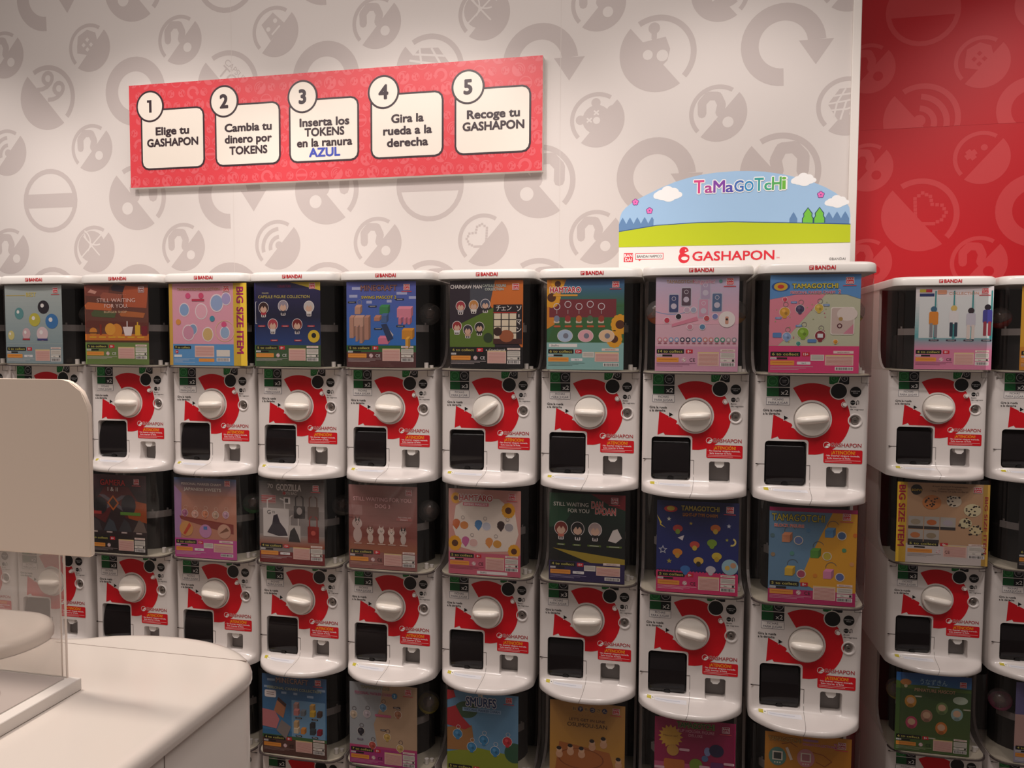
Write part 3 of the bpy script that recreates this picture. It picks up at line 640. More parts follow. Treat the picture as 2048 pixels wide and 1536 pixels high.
def figure(P, u, v, hair, body, r=.05):
    """plain capsule-toy silhouette on a stand, no features"""
    P.ell(u, v, r+.006, '#efe9e6', 3, .95); P.rect(u-.035, v+r*.6, u+.035, v+r*1.75, '#efe9e6', 3, r=.01)
    P.ell(u, v, r, hair, 3.5, .95); P.rect(u-.026, v+r*.7, u+.026, v+r*1.35, body, 3.7, r=.008)
    P.ell(u, v+r*.28, r*.62, '#d9b49c', 3.8, 1.05); P.poly([(u-r*.75, v+r*.2), (u-r*.3, v-r*.35), (u, v+r*.1), (u+r*.35, v-r*.35), (u+r*.75, v+r*.2), (u+r*.5, v-r*.6), (u-r*.5, v-r*.6)], hair, 3.95)
    for d_ in (-.014, .014): P.rect(u+d_-.009, v+r*1.3, u+d_+.009, v+r*1.66, '#3a3438', 3.7); P.rect(u+d_*2.4-.007, v+r*.8, u+d_*2.4+.007, v+r*1.25, body, 3.65)
def labelbar(P, u, v, c, w_=.09): P.rect(u-w_/2, v, u+w_/2, v+.02, c, 4, r=.006); P.rect(u-w_/3, v+.008, u+w_/3, v+.012, '#f4f0f0', 4.5)
PO = {}
def reg(key, P): PO[key] = P.mesh('poster', M['paper'])

P = poster(); P.rect(0, 0, 1, 1, '#a9bcbb', 0); fade(P, '#b7c3c0', '#93aaae', .0, .74)
P.line([(.03, .13), (.36, .13)], .006, '#d8c050', 3); P.text('BEST', .47, .12, .05, '#e3cf62', 4, bold=.03); logo(P)
for u, v, r, c, k in ((.25, .36, .075, '#5f9a9c', .9), (.68, .28, .085, '#26202a', 1), (.52, .44, .085, '#c8c04a', 1), (.82, .46, .095, '#3c7cba', 1), (.37, .62, .075, '#d9b9bd', .8), (.65, .62, .09, '#e2cdd0', .95), (.1, .64, .06, '#d8cf86', .8)): P.ell(u, v, r, c, 3, k); P.ell(u-.02, v-.02, r*.3, '#f2f2ee', 3.4, k)
P.rect(.3, .68, .43, .70, '#b02838', 4); P.rect(.56, .68, .74, .705, '#3c3c80', 4)
P.rect(0, .75, 1, 1, '#8fa5aa', 2); std(P, 5, v=.79, ce=False, ink='#ddd'); reg((1, 1), P)

P = poster(.232); P.rect(0, 0, 1, 1, '#6e4034', 0)
for i, (a, b, c, d, co_) in enumerate(((0, .0, .4, .16, '#8a4a3e'), (.6, .02, 1, .3, '#b85c3a'), (0, .22, .45, .33, '#c96c3c'), (.42, .0, .64, .1, '#3a2c38'), (.1, .32, .5, .42, '#54603c'), (.55, .33, .95, .42, '#b86a3a'), (0, .45, 1, .56, '#6a3328'), (.25, .1, .6, .22, '#a45c48'), (.05, .06, .2, .12, '#d8a090'))): P.poly([(a, b+.04), (a+.05, b), (c, b+.03), (c-.03, d), (a+.02, d-.02)], co_, 1+i*.1)
P.rect(0, .62, 1, .70, '#d27a2e', 2.5)
P.text('STILL WAITING', .5, .20, .046, '#f4d6cc', 5, wd=.6, bold=.0); P.text('FOR YOU.', .5, .27, .046, '#f4d6cc', 5, wd=.37, bold=.0); P.text('BURGER SHOP', .49, .345, .026, '#e8c9a0', 5, wd=.36); P.text('· · · · ·', .6, .13, .03, '#f4d6cc', 5); logo(P, c='#8c3a30', sub=False)
P.ell(.13, .59, .05, '#d98c34', 3, 1.1); P.rect(.06, .60, .2, .612, '#4a2a1c', 4); P.rect(.235, .5, .265, .63, '#8c2c1c', 4); P.ell(.40, .56, .075, '#e7a53c', 3, 1); P.ell(.5, .58, .09, '#dd8f32', 2.8, .9)
P.poly([(.60, .53), (.76, .53), (.73, .64), (.63, .64)], '#efe3e0', 4); P.rect(.66, .46, .675, .53, '#f4f0f0', 4); P.rect(.79, .51, .87, .64, '#e5b52f', 4, r=.01); P.rect(.82, .47, .84, .51, '#e5b52f', 4); P.rect(.89, .52, .98, .64, '#7e1f2c', 4, r=.01)
for i in range(6): P.rect(.07+i*.15, .652, .18+i*.15, .667, '#e8b62e', 4)
P.rect(0, .70, 1, .745, '#5a3020', 2); P.rect(0, .725, 1, 1, '#6c8746', 2.4); std(P, 5, v=.75); reg((2, 1), P)

P = poster(.269); P.rect(0, 0, 1, 1, '#e9a9bb', 0); P.rect(0, 0, .045, 1, '#d9b04a', 1); P.rect(.83, 0, 1, 1, '#e2bd3a', 1)
P.text('BIG SIZE ITEM', .915, .45, .085, '#a01c5c', 3, wd=.80*PH/.269, bold=.06, rot=-90)
P.text('TAMAGOTCHI', .25, .07, .03, '#b8742c', 4, wd=.28, bold=.03, out='#f4e8d8'); P.text('COLLECTION', .53, .07, .03, '#b8742c', 4, wd=.26, bold=.03, out='#f4e8d8'); logo(P, .74, .07, sub=False)
for u, v, r, c in ((.2, .32, .085, '#8fb0da'), (.42, .34, .1, '#eeb7c6'), (.62, .24, .11, '#9cb4dc'), (.74, .19, .08, '#b2a8d6'), (.25, .60, .1, '#d89ab2'), (.31, .56, .07, '#8aa8cc'), (.5, .62, .09, '#d6b878'), (.72, .60, .08, '#9ab8d8')): P.ell(u, v, r, '#f3e6ea', 2, .85); P.ell(u, v, r*.86, c, 3, .85)
for u, v, c in ((.42, .15, '#dc5078'), (.25, .15, '#e05888'), (.56, .43, '#4a98b0'), (.12, .47, '#e39a48'), (.71, .50, '#e05888')): P.ell(u, v, .035, c, 3.4)
P.ring(.72, .58, .13, .006, '#f0d8a8', 3); P.rect(.3, .19, .46, .215, '#c83c5c', 4); P.rect(.045, .74, .83, 1, '#5f9fd6', 2); P.rect(.06, .76, .28, .80, '#111', 3, r=.006); P.text('9 to collect', .17, .78, .024, '#e8e070', 4, wd=.19, bold=.02); P.ell(.095, .835, .022, '#cf2030', 3); P.text('8+', .095, .835, .018, '#fff', 4)
P.rect(.33, .76, .58, .90, '#edc9bd', 3); [P.rect(.34, .775+i*.014, .57, .78+i*.014, '#d08d86', 4) for i in range(8)]; P.rect(.38, .915, .58, .955, '#f0a040', 3); P.rect(.61, .81, .78, .89, '#e7e4da', 3); P.rect(.61, .905, .78, .95, '#f2f0ec', 3)
for i in range(16): P.rect(.62+i*.0095, .91, .624+i*.0095, .945, '#1c1c1c', 4)
P.rect(.06, .87, .16, .90, '#f0f0f0', 3); fine(P, .06, .33, .92, 4, '#d8e6f2'); reg((3, 1), P)

P = poster(); P.rect(0, 0, 1, 1, '#1a1c44', 0); fade(P, '#2e2a5c', '#14183a', 0, .4); fade(P, '#14183a', '#23407c', .4, .75); P.poly([(.55, 0), (1, 0), (1, .10)], '#d8bf3c', 3); P.text('COLLECTORS', .46, .045, .03, '#a83058', 4, wd=.2); P.text('FIGURES', .17, .125, .016, '#d8cf9c', 4); P.text('CAPSULE FIGURE COLLECTION', .45, .17, .032, '#d8c860', 4, wd=.78, bold=.02); logo(P, .88, .045, sub=False)
P.line([(.04, .23), (.02, .23), (.02, .49), (.04, .49)], .004, '#d8d8d8', 4)
for u, v, h, b in ((.14, .3, '#3a1c1c', '#b03040'), (.44, .28, '#9c94a0', '#2a2a40'), (.83, .29, '#c8c4c0', '#e4e0da'), (.28, .5, '#b0404c', '#d8d8d8'), (.65, .5, '#7c1c20', '#34344c')): figure(P, u, v, h, b, .065)
for u, v in ((.11, .51), (.47, .51), (.86, .51), (.3, .68), (.66, .68)): labelbar(P, u, v, '#b8202c', .11)
P.ell(.9, .64, .075, '#e0c030', 4); P.ell(.9, .63, .03, '#1c1a20', 4.5); P.rect(0, .745, 1, 1, '#3c5c38', 2); std(P, 5, v=.755); reg((4, 1), P)

P = poster(); P.rect(0, 0, 1, 1, '#2f6fc2', 0); fade(P, '#5c64b4', '#2f76c8', 0, .74)
for u, v, w_ in ((.15, .08, .14), (.1, .17, .12), (.8, .14, .15), (.95, .19, .1), (.33, .24, .08), (.62, .23, .07)): P.rect(u-w_/2, v-.016, u+w_/2, v+.016, '#b4bce2', 1.6)
P.text('MINECRAFT', .47, .075, .062, '#9a6a68', 5, wd=.52, bold=.05, out='#2c2028'); P.text('SWING MASCOT 2', .47, .185, .034, '#e8d040', 5, wd=.5, bold=.03, out='#4a3c1c'); logo(P, .87, .07)
def block(P, x0, y0, x1, y1, c, d='#00000000'):
    cc_ = hexc(c)[:3]; P.rect(x0, y0, x1, y1, c, 3); k = .03; P.poly([(x0, y0), (x0+k, y0-k), (x1+k, y0-k), (x1, y0)], tuple(min(1, a*1.3) for a in cc_), 3); P.poly([(x1, y0), (x1+k, y0-k), (x1+k, y1-k), (x1, y1)], tuple(a*.6 for a in cc_), 3)
P.ring(.19, .24, .03, .005, '#9a9aa0', 3)
block(P, .12, .30, .2, .38, '#c79a84'); block(P, .04, .42, .1, .66, '#c0917c'); block(P, .11, .42, .24, .52, '#c9a08c'); block(P, .26, .42, .32, .68, '#b98a76'); block(P, .13, .53, .16, .70, '#b58a78'); block(P, .19, .53, .23, .72, '#b58a78')
block(P, .48, .30, .6, .38, '#3f8c54'); block(P, .5, .40, .58, .48, '#4a6a9c'); block(P, .4, .42, .48, .46, '#c0856c'); P.poly([(.5, .5), (.58, .49), (.68, .66), (.6, .70)], '#2c3c60', 3)
block(P, .73, .32, .93, .42, '#e08ca0'); [block(P, x, .43, x+.035, .5, '#d37c92') for x in (.75, .82, .88)]
P.poly([(.57, .6), (.62, .56), (.68, .62), (.64, .68), (.58, .66)], '#cfc8c4', 3); block(P, .46, .66, .6, .73, '#d87c98')
block(P, .8, .57, .95, .67, '#d89430'); block(P, .85, .67, .89, .78, '#e2a83c'); [labelbar(P, u, v, '#26282c', .12) for u, v in ((.08, .23), (.38, .28), (.77, .2), (.46, .54), (.78, .51))]
P.rect(0, .745, 1, .82, '#2f6a34', 2); P.rect(0, .82, 1, 1, '#5c3434', 2); std(P, 5, v=.75); reg((5, 1), P)

P = poster(); P.rect(0, 0, 1, 1, '#2e2430', 0); P.poly([(.28, 0), (1, 0), (1, .45), (.62, .3), (.28, .25)], '#4a4e58', 1); P.poly([(.62, 0), (1, 0), (1, .78), (.55, .28)], '#d9762c', 1.3); P.poly([(0, .55), (.62, .3), (.62, .76), (0, .76)], '#5c7a28', 1.6)
P.text('CHAINSAW MAN', .225, .07, .042, '#eeeae6', 5, wd=.43, bold=.04); P.text('CAPSULE FIGURE', .61, .06, .028, '#d8e4d8', 5, wd=.32, bold=.03, out='#3a4040'); P.text('COLLECTION', .61, .10, .028, '#d8e4d8', 5, wd=.25, bold=.03, out='#3a4040'); logo(P, .9, .075, sub=False)
for u, v, h, b in ((.15, .29, '#a83844', '#b8b4b8'), (.33, .28, '#c98c48', '#e0dcd4'), (.49, .27, '#4a5468', '#20242c'), (.1, .52, '#9c2c30', '#e0e0e0'), (.25, .56, '#34303c', '#c8a48c'), (.41, .53, '#202024', '#202024')): figure(P, u, v, h, b, .055)
P.ell(.53, .65, .055, '#2c4028', 3.9); P.rect(.6, .275, .99, .72, '#241a20', 4)
for i in range(3):
    for j in range(4): P.rect(.61+i*.105, .375+j*.075, .7+i*.105, .44+j*.075, '#e8dcc0', 4.4)
P.rect(.6, .36, .92, .37, '#b03028', 4.6); P.rect(.6, .66, .99, .72, '#4a2420', 5); P.ell(.78, .63, .07, '#a8603c', 5, 1.2); P.ell(.66, .58, .05, '#38201c', 5)
for i, ch in enumerate('ェン'): P.text('チェンソ'[i+1], .74+i*.075, .315, .05, '#efeae4', 6, bold=.02, wd=.06)
P.text('チ', .67, .315, .05, '#efeae4', 6, bold=.02, wd=.065); P.text('ソ', .945, .32, .055, '#efeae4', 6, bold=.02, wd=.065); P.rect(.94, .385, .952, .42, '#efeae4', 6); P.text('マ', .945, .47, .05, '#efeae4', 6, wd=.065, bold=.02); P.text('ン', .945, .56, .05, '#efeae4', 6, wd=.065, bold=.02)
P.rect(0, .755, 1, 1, '#0e0c10', 2); std(P, 6, v=.765); P.text('Crunchyroll', .65, .787, .022, '#fff', 4, wd=.22); P.rect(.5, .785, .515, .795, '#fff', 4); reg((6, 1), P)

P = poster(); P.rect(0, 0, 1, 1, '#3a7048', 0); fade(P, '#3f6aa0', '#3c7044', 0, .3); P.poly([(0, 0), (.25, 0), (.12, .3), (.1, .5), (0, .55)], '#d88a28', 1.5); P.rect(.03, .22, .9, .42, '#7c3038', 1.7); P.poly([(.15, .42), (.9, .42), (1, .7), (0, .7)], '#3c6c3c', 1.8)
P.text('HAMTARO', .24, .115, .058, '#c82430', 6, wd=.4, bold=.06, out='#ffffff', ow=.12); P.rect(.08, .165, .4, .185, '#e8a83c', 4); logo(P, .89, .06)
def flower(P, u, v, r, L=2.2):
    for i in range(12): P.ell(u+r*1.15*cos(R(30*i))*PH/PW*.85, v+r*1.15*sin(R(30*i)), r*.5, '#eaa828', L, 1, 10)
    P.ell(u, v, r*.7, '#5a3018', L+.3)
flower(P, .95, .5, .07); flower(P, .88, .66, .06); flower(P, .06, .2, .07); flower(P, .14, .05, .05)
for i, c in enumerate(('#7c88a0', '#a03838', '#c87030', '#547050', '#9c4030')): P.ring(.13+i*.145, .3-.012*(i % 2)*2, .038, .007, '#e0dce0', 3); P.line([(.13+i*.145, .34), (.13+i*.145, .38)], .007, '#b0a8a8', 3); P.ell(.13+i*.145, .435, .036, c, 3.5, .9); P.rect(.09+i*.145, .455, .165+i*.145, .485, '#d8c8b4', 3.4, r=.01); P.rect(.09+i*.145, .51, .18+i*.145, .53, '#d06038', 4, r=.008)
for i, c in enumerate(('#b0c8e0', '#e8b0b8', '#ecc8a0')): P.ell(.24+i*.27, .625, .07, '#efe8e4', 3, 1.25); P.ell(.24+i*.27, .625, .066, c, 3.4, 1.25); P.ell(.25+i*.27, .625, .03, '#7c8090', 3.8)
P.rect(0, .70, 1, 1, '#8fc0bc', 2); P.rect(.03, .715, .4, .75, '#f2f0ec', 3); P.text('ShoPro', .11, .733, .02, '#333', 4); std(P, 6, '15+', v=.775, lay=1, ink='#4a6a68', ce=False); reg((7, 1), P)

P = poster(); P.rect(0, 0, 1, 1, '#e3b9c8', 0); fade(P, '#c4bcd8', '#ecb8c8', 0, .5); P.ring(.2, -.1, .5, .008, '#8aa4cc', 1.4, 180, 300)
P.text('TAMAGOTCHI', .29, .05, .03, '#a88058', 5, wd=.32, bold=.03, out='#f0e4e0'); P.text('Ringcolle!', .58, .05, .042, '#e06a98', 5, wd=.26, bold=.01, out='#ffffff'); P.ell(.78, .05, .018, '#68a8a0', 5); logo(P, .89, .055)
for u, v, c in ((.22, .28, '#44507c'), (.37, .21, '#5c4a58'), (.6, .14, '#b8a8c4'), (.74, .27, '#5c7498'), (.58, .33, '#d8a0b8')): P.rect(u-.065, v-.105, u+.065, v+.105, '#c8c4d4', 2.4, r=.015); P.rect(u-.055, v-.09, u+.055, v+.095, c, 3, r=.01); P.ell(u, v+.03, .03, '#cfc8d8', 3.4); P.ring(u, v-.05, .022, .004, '#e4e0ea', 3.5)
for u, v, c in ((.28, .42, '#20202c'), (.38, .35, '#c8b0c4'), (.46, .35, '#a8b0c8'), (.62, .44, '#c8545c'), (.72, .42, '#7c88c0'), (.42, .53, '#d48ca0'), (.57, .53, '#5c8cb0'), (.14, .46, '#cc3c54')): P.ell(u, v, .034, '#eee6ec', 3.6); P.ell(u, v, .028, c, 4)
P.poly([(.2, .5), (.5, .42), (.52, .46), (.2, .53)], '#e08ca4', 3.5); P.ell(.86, .45, .085, '#f2ece8', 4); P.rect(.84, .42, .88, .5, '#d8a088', 4.4, r=.01); P.ell(.86, .45, .012, '#301c20', 4.8)
for i in range(14): c = ('#d88c98', '#d88c98', '#8ca8d0', '#8ca8d0', '#34304c', '#34304c', '#5888b0', '#5888b0', '#d48c84', '#d48c84', '#4c9c84', '#4c9c84', '#b8a8a8', '#9898a0')[i]; P.ell(.055+i*.069, .665, .026, c, 3.6, .95, 14); P.ell(.055+i*.069, .665, .014, '#e8dce0', 4, 1, 10); P.rect(.035+i*.069, .698, .075+i*.069, .706, '#b05c70', 4)
P.rect(0, .735, 1, 1, '#dba3bd', 1.9); std(P, 14, v=.765, ink='#8a5070'); reg((8, 1), P)

P = poster(.2215); P.rect(0, 0, 1, 1, '#c9cdb0', 0); P.poly([(0, 0), (1, 0), (1, .25), (.85, .205), (.6, .19), (.3, .2), (0, .25)], '#5f9ad6', 2); P.poly([(0, .2), (.62, .2), (.22, .62), (.1, .72), (0, .72)], '#ea8fa2', 1)
P.ell(.12, .12, .05, '#2f5aa0', 3, 1.8); P.ell(.12, .12, .042, '#e0b83c', 3.4, 1.6); P.ell(.12, .12, .02, '#d03838', 4, 1.6); P.text('TAMAGOTCHI', .5, .115, .045, '#e6cf4a', 6, wd=.5, bold=.05, out='#3a5a38', ow=.09); P.text('PERSONAL MARKER CHARM', .475, .18, .026, '#c42c5c', 6, wd=.49, bold=.04, out='#f8e8ec', ow=.08); P.text('2', .77, .175, .035, '#c42c5c', 6, bold=.04, out='#f8e8ec', ow=.08); logo(P, .88, .065)
for u, v, r, c in ((.17, .38, .05, '#e0a83c'), (.34, .35, .042, '#4c4468'), (.55, .34, .042, '#d8bc50'), (.38, .59, .055, '#8cb838'), (.2, .63, .042, '#8cacd8'), (.57, .62, .05, '#8c2434'), (.74, .68, .022, '#e0a038'), (.33, .7, .022, '#48a090'), (.17, .25, .022, '#e0506c')): charm(P, u, v, c, '#88807c', r, ring=r > .03)
P.rect(.54, .6, .6, .64, '#e8f0f4', 5); random.seed(5)
for i in range(26): P.ell(random.uniform(.05, .65), random.uniform(.28, .7), .006, random.choice(('#a8b878', '#d86c84', '#c8b060')), 2.6, 1, 8)
for u, v in ((.27, .27), (.1, .43), (.63, .3), (.33, .51)): labelbar(P, u, v, '#6898d0', .07)
P.rect(.04, .59, .14, .64, '#5c8cc8', 4, r=.01); P.rect(.43, .655, .53, .69, '#5c8cc8', 4, r=.01)
P.rect(.68, .33, .94, .61, '#f0ece0', 3, r=.02); P.rect(.69, .34, .93, .60, '#d0bcb4', 3.4, r=.018); P.ell(.86, .4, .07, '#e8dcd4', 3.7, 1.4, 16); P.poly([(.93, .5), (.93, .6), (.82, .6)], '#d88ca0', 3.8); P.ring(.78, .52, .025, .01, '#5c2430', 4.2); P.ell(.79, .45, .02, '#b89858', 4.2)
P.rect(0, .725, 1, 1, '#e2407c', 2.5); std(P, 6, '15+', v=.785, lay=1, ce=False); reg((9, 1), P)

P = poster(); P.rect(0, 0, 1, 1, '#e9e4e6', 0); fade(P, '#e6e4e4', '#66b0b4', .1, .6); fade(P, '#66b0b4', '#e28fb0', .6, .78)
for i in range(4): P.rect(.05+i*.24, .12, .24+i*.24, .62, '#dfe6e6', 1.4+.1*i); P.rect(.25+i*.24, .05, .27+i*.24, .66, '#3f9698', 1.9)
P.rect(.05, .03, .13, .065, '#c8b840', 4); P.rect(.13, .03, .21, .065, '#c03038', 4); P.rect(.05, .08, .24, .115, '#24346c', 4); P.rect(.28, .04, .4, .09, '#e0a080', 4, r=.01); P.text('COLLECTION', .62, .08, .03, '#e0a888', 4, wd=.38); logo(P, .89, .055)
for u, v, h, b, l in ((.24, .34, '#3c6c88', '#e08c2c', '#8a8a90'), (.5, .33, '#dcc06c', '#e4e4e4', '#2c3a4c'), (.72, .36, '#30242c', '#c8c8d4', '#e0d4cc'), (.93, .32, '#28202c', '#48489c', '#a03848')):
    P.ell(u, v-.07, .035, h, 4); P.rect(u-.06, v-.04, u+.06, v+.12, b, 4, r=.02); P.rect(u-.05, v+.1, u-.01, v+.27, l, 4, r=.006); P.rect(u+.01, v+.1, u+.05, v+.27, l, 4, r=.006)
for i in range(4): labelbar(P, .25+i*.225, .635, '#3c3448', .13)
P.rect(0, .755, 1, 1, '#dd86a8', 1.9); std(P, 4, v=.765, ink='#7a3a58'); reg((10, 1), P)
P = poster(); P.rect(0, 0, 1, 1, '#e8b030', 0); P.rect(0, .72, 1, 1, '#d89028', 1); std(P, 5, v=.77); P.text('MASCOT', .6, .1, .05, '#b03828', 4); reg((11, 1), P)

P = poster(); P.rect(0, 0, 1, 1, '#2c1c20', 0); fade(P, '#54343c', '#2a1c22', 0, .25); P.poly([(.3, .15), (.7, .15), (1, .5), (.65, .55), (.5, .3), (.3, .62), (0, .5)], '#5c1a1c', 1.4); P.poly([(.6, .3), (1, .35), (1, .6), (.7, .55)], '#a04a1c', 1.6)
P.text('GAMERA', .44, .10, .07, '#c82c28', 5, wd=.42, bold=.05, out='#1a0c0c', ow=.08); P.text('I & II', .44, .185, .05, '#e4dcd4', 5, wd=.17, bold=.0); logo(P, .84, .08)
P.poly([(.44, .26), (.54, .36), (.44, .46), (.34, .36)], '#c8661c', 3); P.poly([(.44, .29), (.51, .36), (.44, .43), (.37, .36)], '#34201c', 3.4); P.text('X', .44, .36, .2, '#686068', 2.6, wd=.5, bold=.02)
P.ell(.22, .4, .11, '#1c1a20', 3, .9); P.ell(.7, .38, .13, '#24222c', 3, .8); P.rect(.56, .47, .9, .51, '#5c8c34', 3.6); P.rect(0, .47, .24, .51, '#b03834', 3.6)
for i, c in enumerate(('#40383c', '#3c444c', '#38383c', '#6c5c54')): P.poly([(.02+i*.25, .72), (.12+i*.25, .56), (.2+i*.25, .6), (.25+i*.25, .72)], c, 3.5); labelbar(P, .12+i*.25, .725, '#b09c94', .1)
P.rect(0, .765, 1, 1, '#201818', 2); std(P, 4, v=.79, ink='#b0a0a0'); reg((2, 2), P)

P = poster(); P.rect(0, 0, 1, 1, '#c4866e', 0); fade(P, '#4c6890', '#c08a78', 0, .22); P.poly([(0, .1), (.12, .2), (.1, .75), (0, .8)], '#b088b8', 1.5); P.poly([(.08, .48), (.95, .56), (.95, .68), (.5, .6), (.1, .52)], '#8c3c34', 2)
P.text('PERSONAL MARKER CHARM', .44, .075, .028, '#fff4ec', 5, wd=.64, bold=.04); P.text('JAPANESE SWEETS', .46, .14, .036, '#fffaf0', 5, wd=.6, bold=.05); logo(P, .86, .055, sub=False)
for i, c in enumerate(('#b06a8c', '#d8a898', '#d88c68', '#c8a890', '#c89cb0')): charm(P, .17+i*.165, .44+(i % 2)*.01, c, '#e0b8a0', .042)
P.ell(.19, .64, .095, '#d49a58', 3); P.poly([(.14, .7), (.24, .56), (.27, .6), (.17, .72)], '#c84830', 4); P.ell(.5, .66, .085, '#c88cb8', 3); P.rect(.47, .6, .53, .64, '#5078b8', 4); P.ell(.8, .65, .09, '#d0a088', 3); P.poly([(.72, .68), (.84, .6), (.88, .64)], '#7c4c34', 4)
P.rect(0, .76, 1, 1, '#c8509c', 2.5); std(P, 5, '15+', v=.78, lay=1, ce=False); reg((3, 2), P)

P = poster(); P.rect(0, 0, 1, 1, '#8c8683', 0); fade(P, '#3a3636', '#9c9692', 0, .35); fade(P, '#a09a94', '#a04c28', .65, .8)
P.text("70", .175, .06, .05, '#c8c4c0', 5, wd=.085, bold=.03); P.text('GODZILLA', .46, .07, .075, '#dcd8d4', 5, wd=.38, bold=.06); P.text('TOTE BAG', .47, .14, .035, '#d8d0cc', 5, wd=.22, bold=.02); P.ell(.39, .14, .02, '#b83030', 5.5); logo(P, .87, .065)
def bag(P, u, v, w_, h_, c):
    P.rect(u-w_/2, v, u+w_/2, v+h_, c, 3, r=.01); P.line([(u-w_/3, v), (u-w_/3, v-.1), (u-w_/6, v-.12)], .016, c, 3); P.line([(u+w_/3, v), (u+w_/3, v-.1), (u+w_/6, v-.12)], .016, c, 3)
P.rect(.04, .17, .26, .27, '#b08484', 2.5); [P.rect(.03, .18+i*.03, .25, .19+i*.03, '#a83434', 2.8) for i in range(3)]
bag(P, .26, .33, .4, .35, '#d8d4d0'); P.poly([(.12, .63), (.2, .52), (.22, .42), (.28, .4), (.32, .5), (.4, .58), (.44, .66), (.3, .67)], '#34303c', 4); P.text('G', .15, .38, .05, '#302c30', 4); P.text('70', .22, .38, .028, '#302c30', 4)
P.rect(.38, .19, .48, .27, '#e4e0dc', 3); P.rect(.4, .205, .45, .255, '#1c1a1c', 3.5)
bag(P, .62, .29, .17, .15, '#2c282a'); P.ell(.62, .35, .045, '#b8b0ac', 4, .8); bag(P, .83, .29, .17, .16, '#5c4840'); bag(P, .54, .53, .19, .2, '#c4beb8'); P.poly([(.45, .73), (.48, .6), (.54, .55), (.6, .65), (.63, .73)], '#2c2a2c', 4); bag(P, .83, .53, .17, .2, '#8c2420'); P.ell(.83, .61, .03, '#c85c50', 4)
P.rect(0, .86, 1, 1, '#7c1c20', 2.5); std(P, 4, '15+', v=.765, ce=False); reg((4, 2), P)

P = poster(); P.rect(0, 0, 1, 1, '#9a645f', 0); fade(P, '#a47470', '#86483f', .0, .62); fade(P, '#935248', '#a46848', .62, .8)
P.text('STILL WAITING FOR YOU.', .5, .165, .044, '#f0bcbc', 5, wd=.86, bold=.03); P.text('DOG 3', .5, .245, .044, '#f0bcbc', 5, wd=.22, bold=.03); logo(P, .88, .07, '#b8343c', sub=False)
P.rect(0, .24, .2, .36, '#a87c78', 2); P.rect(.0, .39, .06, .395, '#40282a', 3); P.text('Each comes with', .82, .365, .016, '#f0d8d4', 5, bold=.01); P.rect(.7, .375, .93, .41, '#a85c58', 4, r=.01); P.text('Dessert', .81, .392, .02, '#f4e0dc', 5, bold=.02)
for u, hgt, c, e in ((.13, .27, '#c8b0a8', '#3c3230'), (.32, .17, '#d0bcae', '#6a4030'), (.48, .17, '#d8c8bc', '#d8c8bc'), (.63, .16, '#dccabc', '#c8a898'), (.8, .17, '#c8bab0', '#241c1e')):
    b = .68; P.ell(u, b-hgt*.3, hgt*.34, c, 3, .6); P.ell(u-.005, b-hgt*.8, hgt*.2+.012, c, 3.2, .95); P.poly([(u-.035, b-hgt*.85), (u-.03, b-hgt-.035), (u-.005, b-hgt*.95)], e, 3.4); P.poly([(u+.03, b-hgt*.85), (u+.03, b-hgt-.035), (u+.002, b-hgt*.95)], e, 3.4)
    P.ell(u-.015, b-hgt*.82, .005, '#20181a', 3.8, 1, 8); P.ell(u+.012, b-hgt*.82, .005, '#20181a', 3.8, 1, 8); P.ell(u-.002, b-hgt*.75, .006, '#20181a', 3.8, 1, 8); P.rect(u-.02, b-.04, u-.004, b+.01, c, 3.4, r=.004); P.rect(u+.004, b-.04, u+.02, b+.01, c, 3.4, r=.004); P.rect(u-.05, .695, u+.06, .705, '#e0c0b0', 4)
std(P, 5, v=.775, ink='#d0a898'); reg((5, 2), P)

P = poster(); P.rect(0, 0, 1, 1, '#d98a94', 0); P.rect(.0, 0, 1, .74, '#d89c90', 1); P.poly([(.1, .2), (.3, .1), (.7, .1), (.92, .25), (.97, .5), (.9, .7), (.4, .73), (.15, .68), (.06, .45)], '#ece0d2', 2)
flower(P, .1, .11, .04, 2.4); flower(P, .83, .23, .055, 2.4); flower(P, .09, .64, .055, 2.4); flower(P, .91, .7, .05, 2.4)
P.text('HAMTARO', .38, .10, .066, '#c42c28', 6, wd=.46, bold=.06, out='#ffffff', ow=.12); P.rect(.2, .155, .56, .195, '#e07c8c', 5, r=.008); P.text('SWING MASCOT', .38, .175, .024, '#fff', 6, wd=.32, bold=.03); logo(P, .88, .07)
for u, v, c, c2 in ((.11, .42, '#d06a34', '#d88c4c'), (.42, .42, '#4c84b8', '#c4c8d4'), (.73, .42, '#402c2c', '#a8a4a8'), (.24, .62, '#c8649c', '#e0b8b0'), (.57, .62, '#e0944c', '#d89c40')):
    P.ell(u, v-.02, .045, c, 3); P.poly([(u-.06, v), (u+.05, v), (u, v+.06)], c, 3.2); P.ell(u+.11, v+.005, .052, '#f2ebe4', 3.3, 1.1); P.ell(u+.11, v+.005, .046, c2, 3.5, 1.1); P.ring(u+.09, v-.085, .022, .006, '#a89c98', 3.5)
P.rect(0, .745, 1, 1, '#d0647a', 2); P.rect(.4, .95, .82, .985, '#f0ecea', 4); P.text('ShoPro', .49, .967, .018, '#333', 5); std(P, 5, v=.755, ink='#7a2a3a'); reg((6, 2), P)

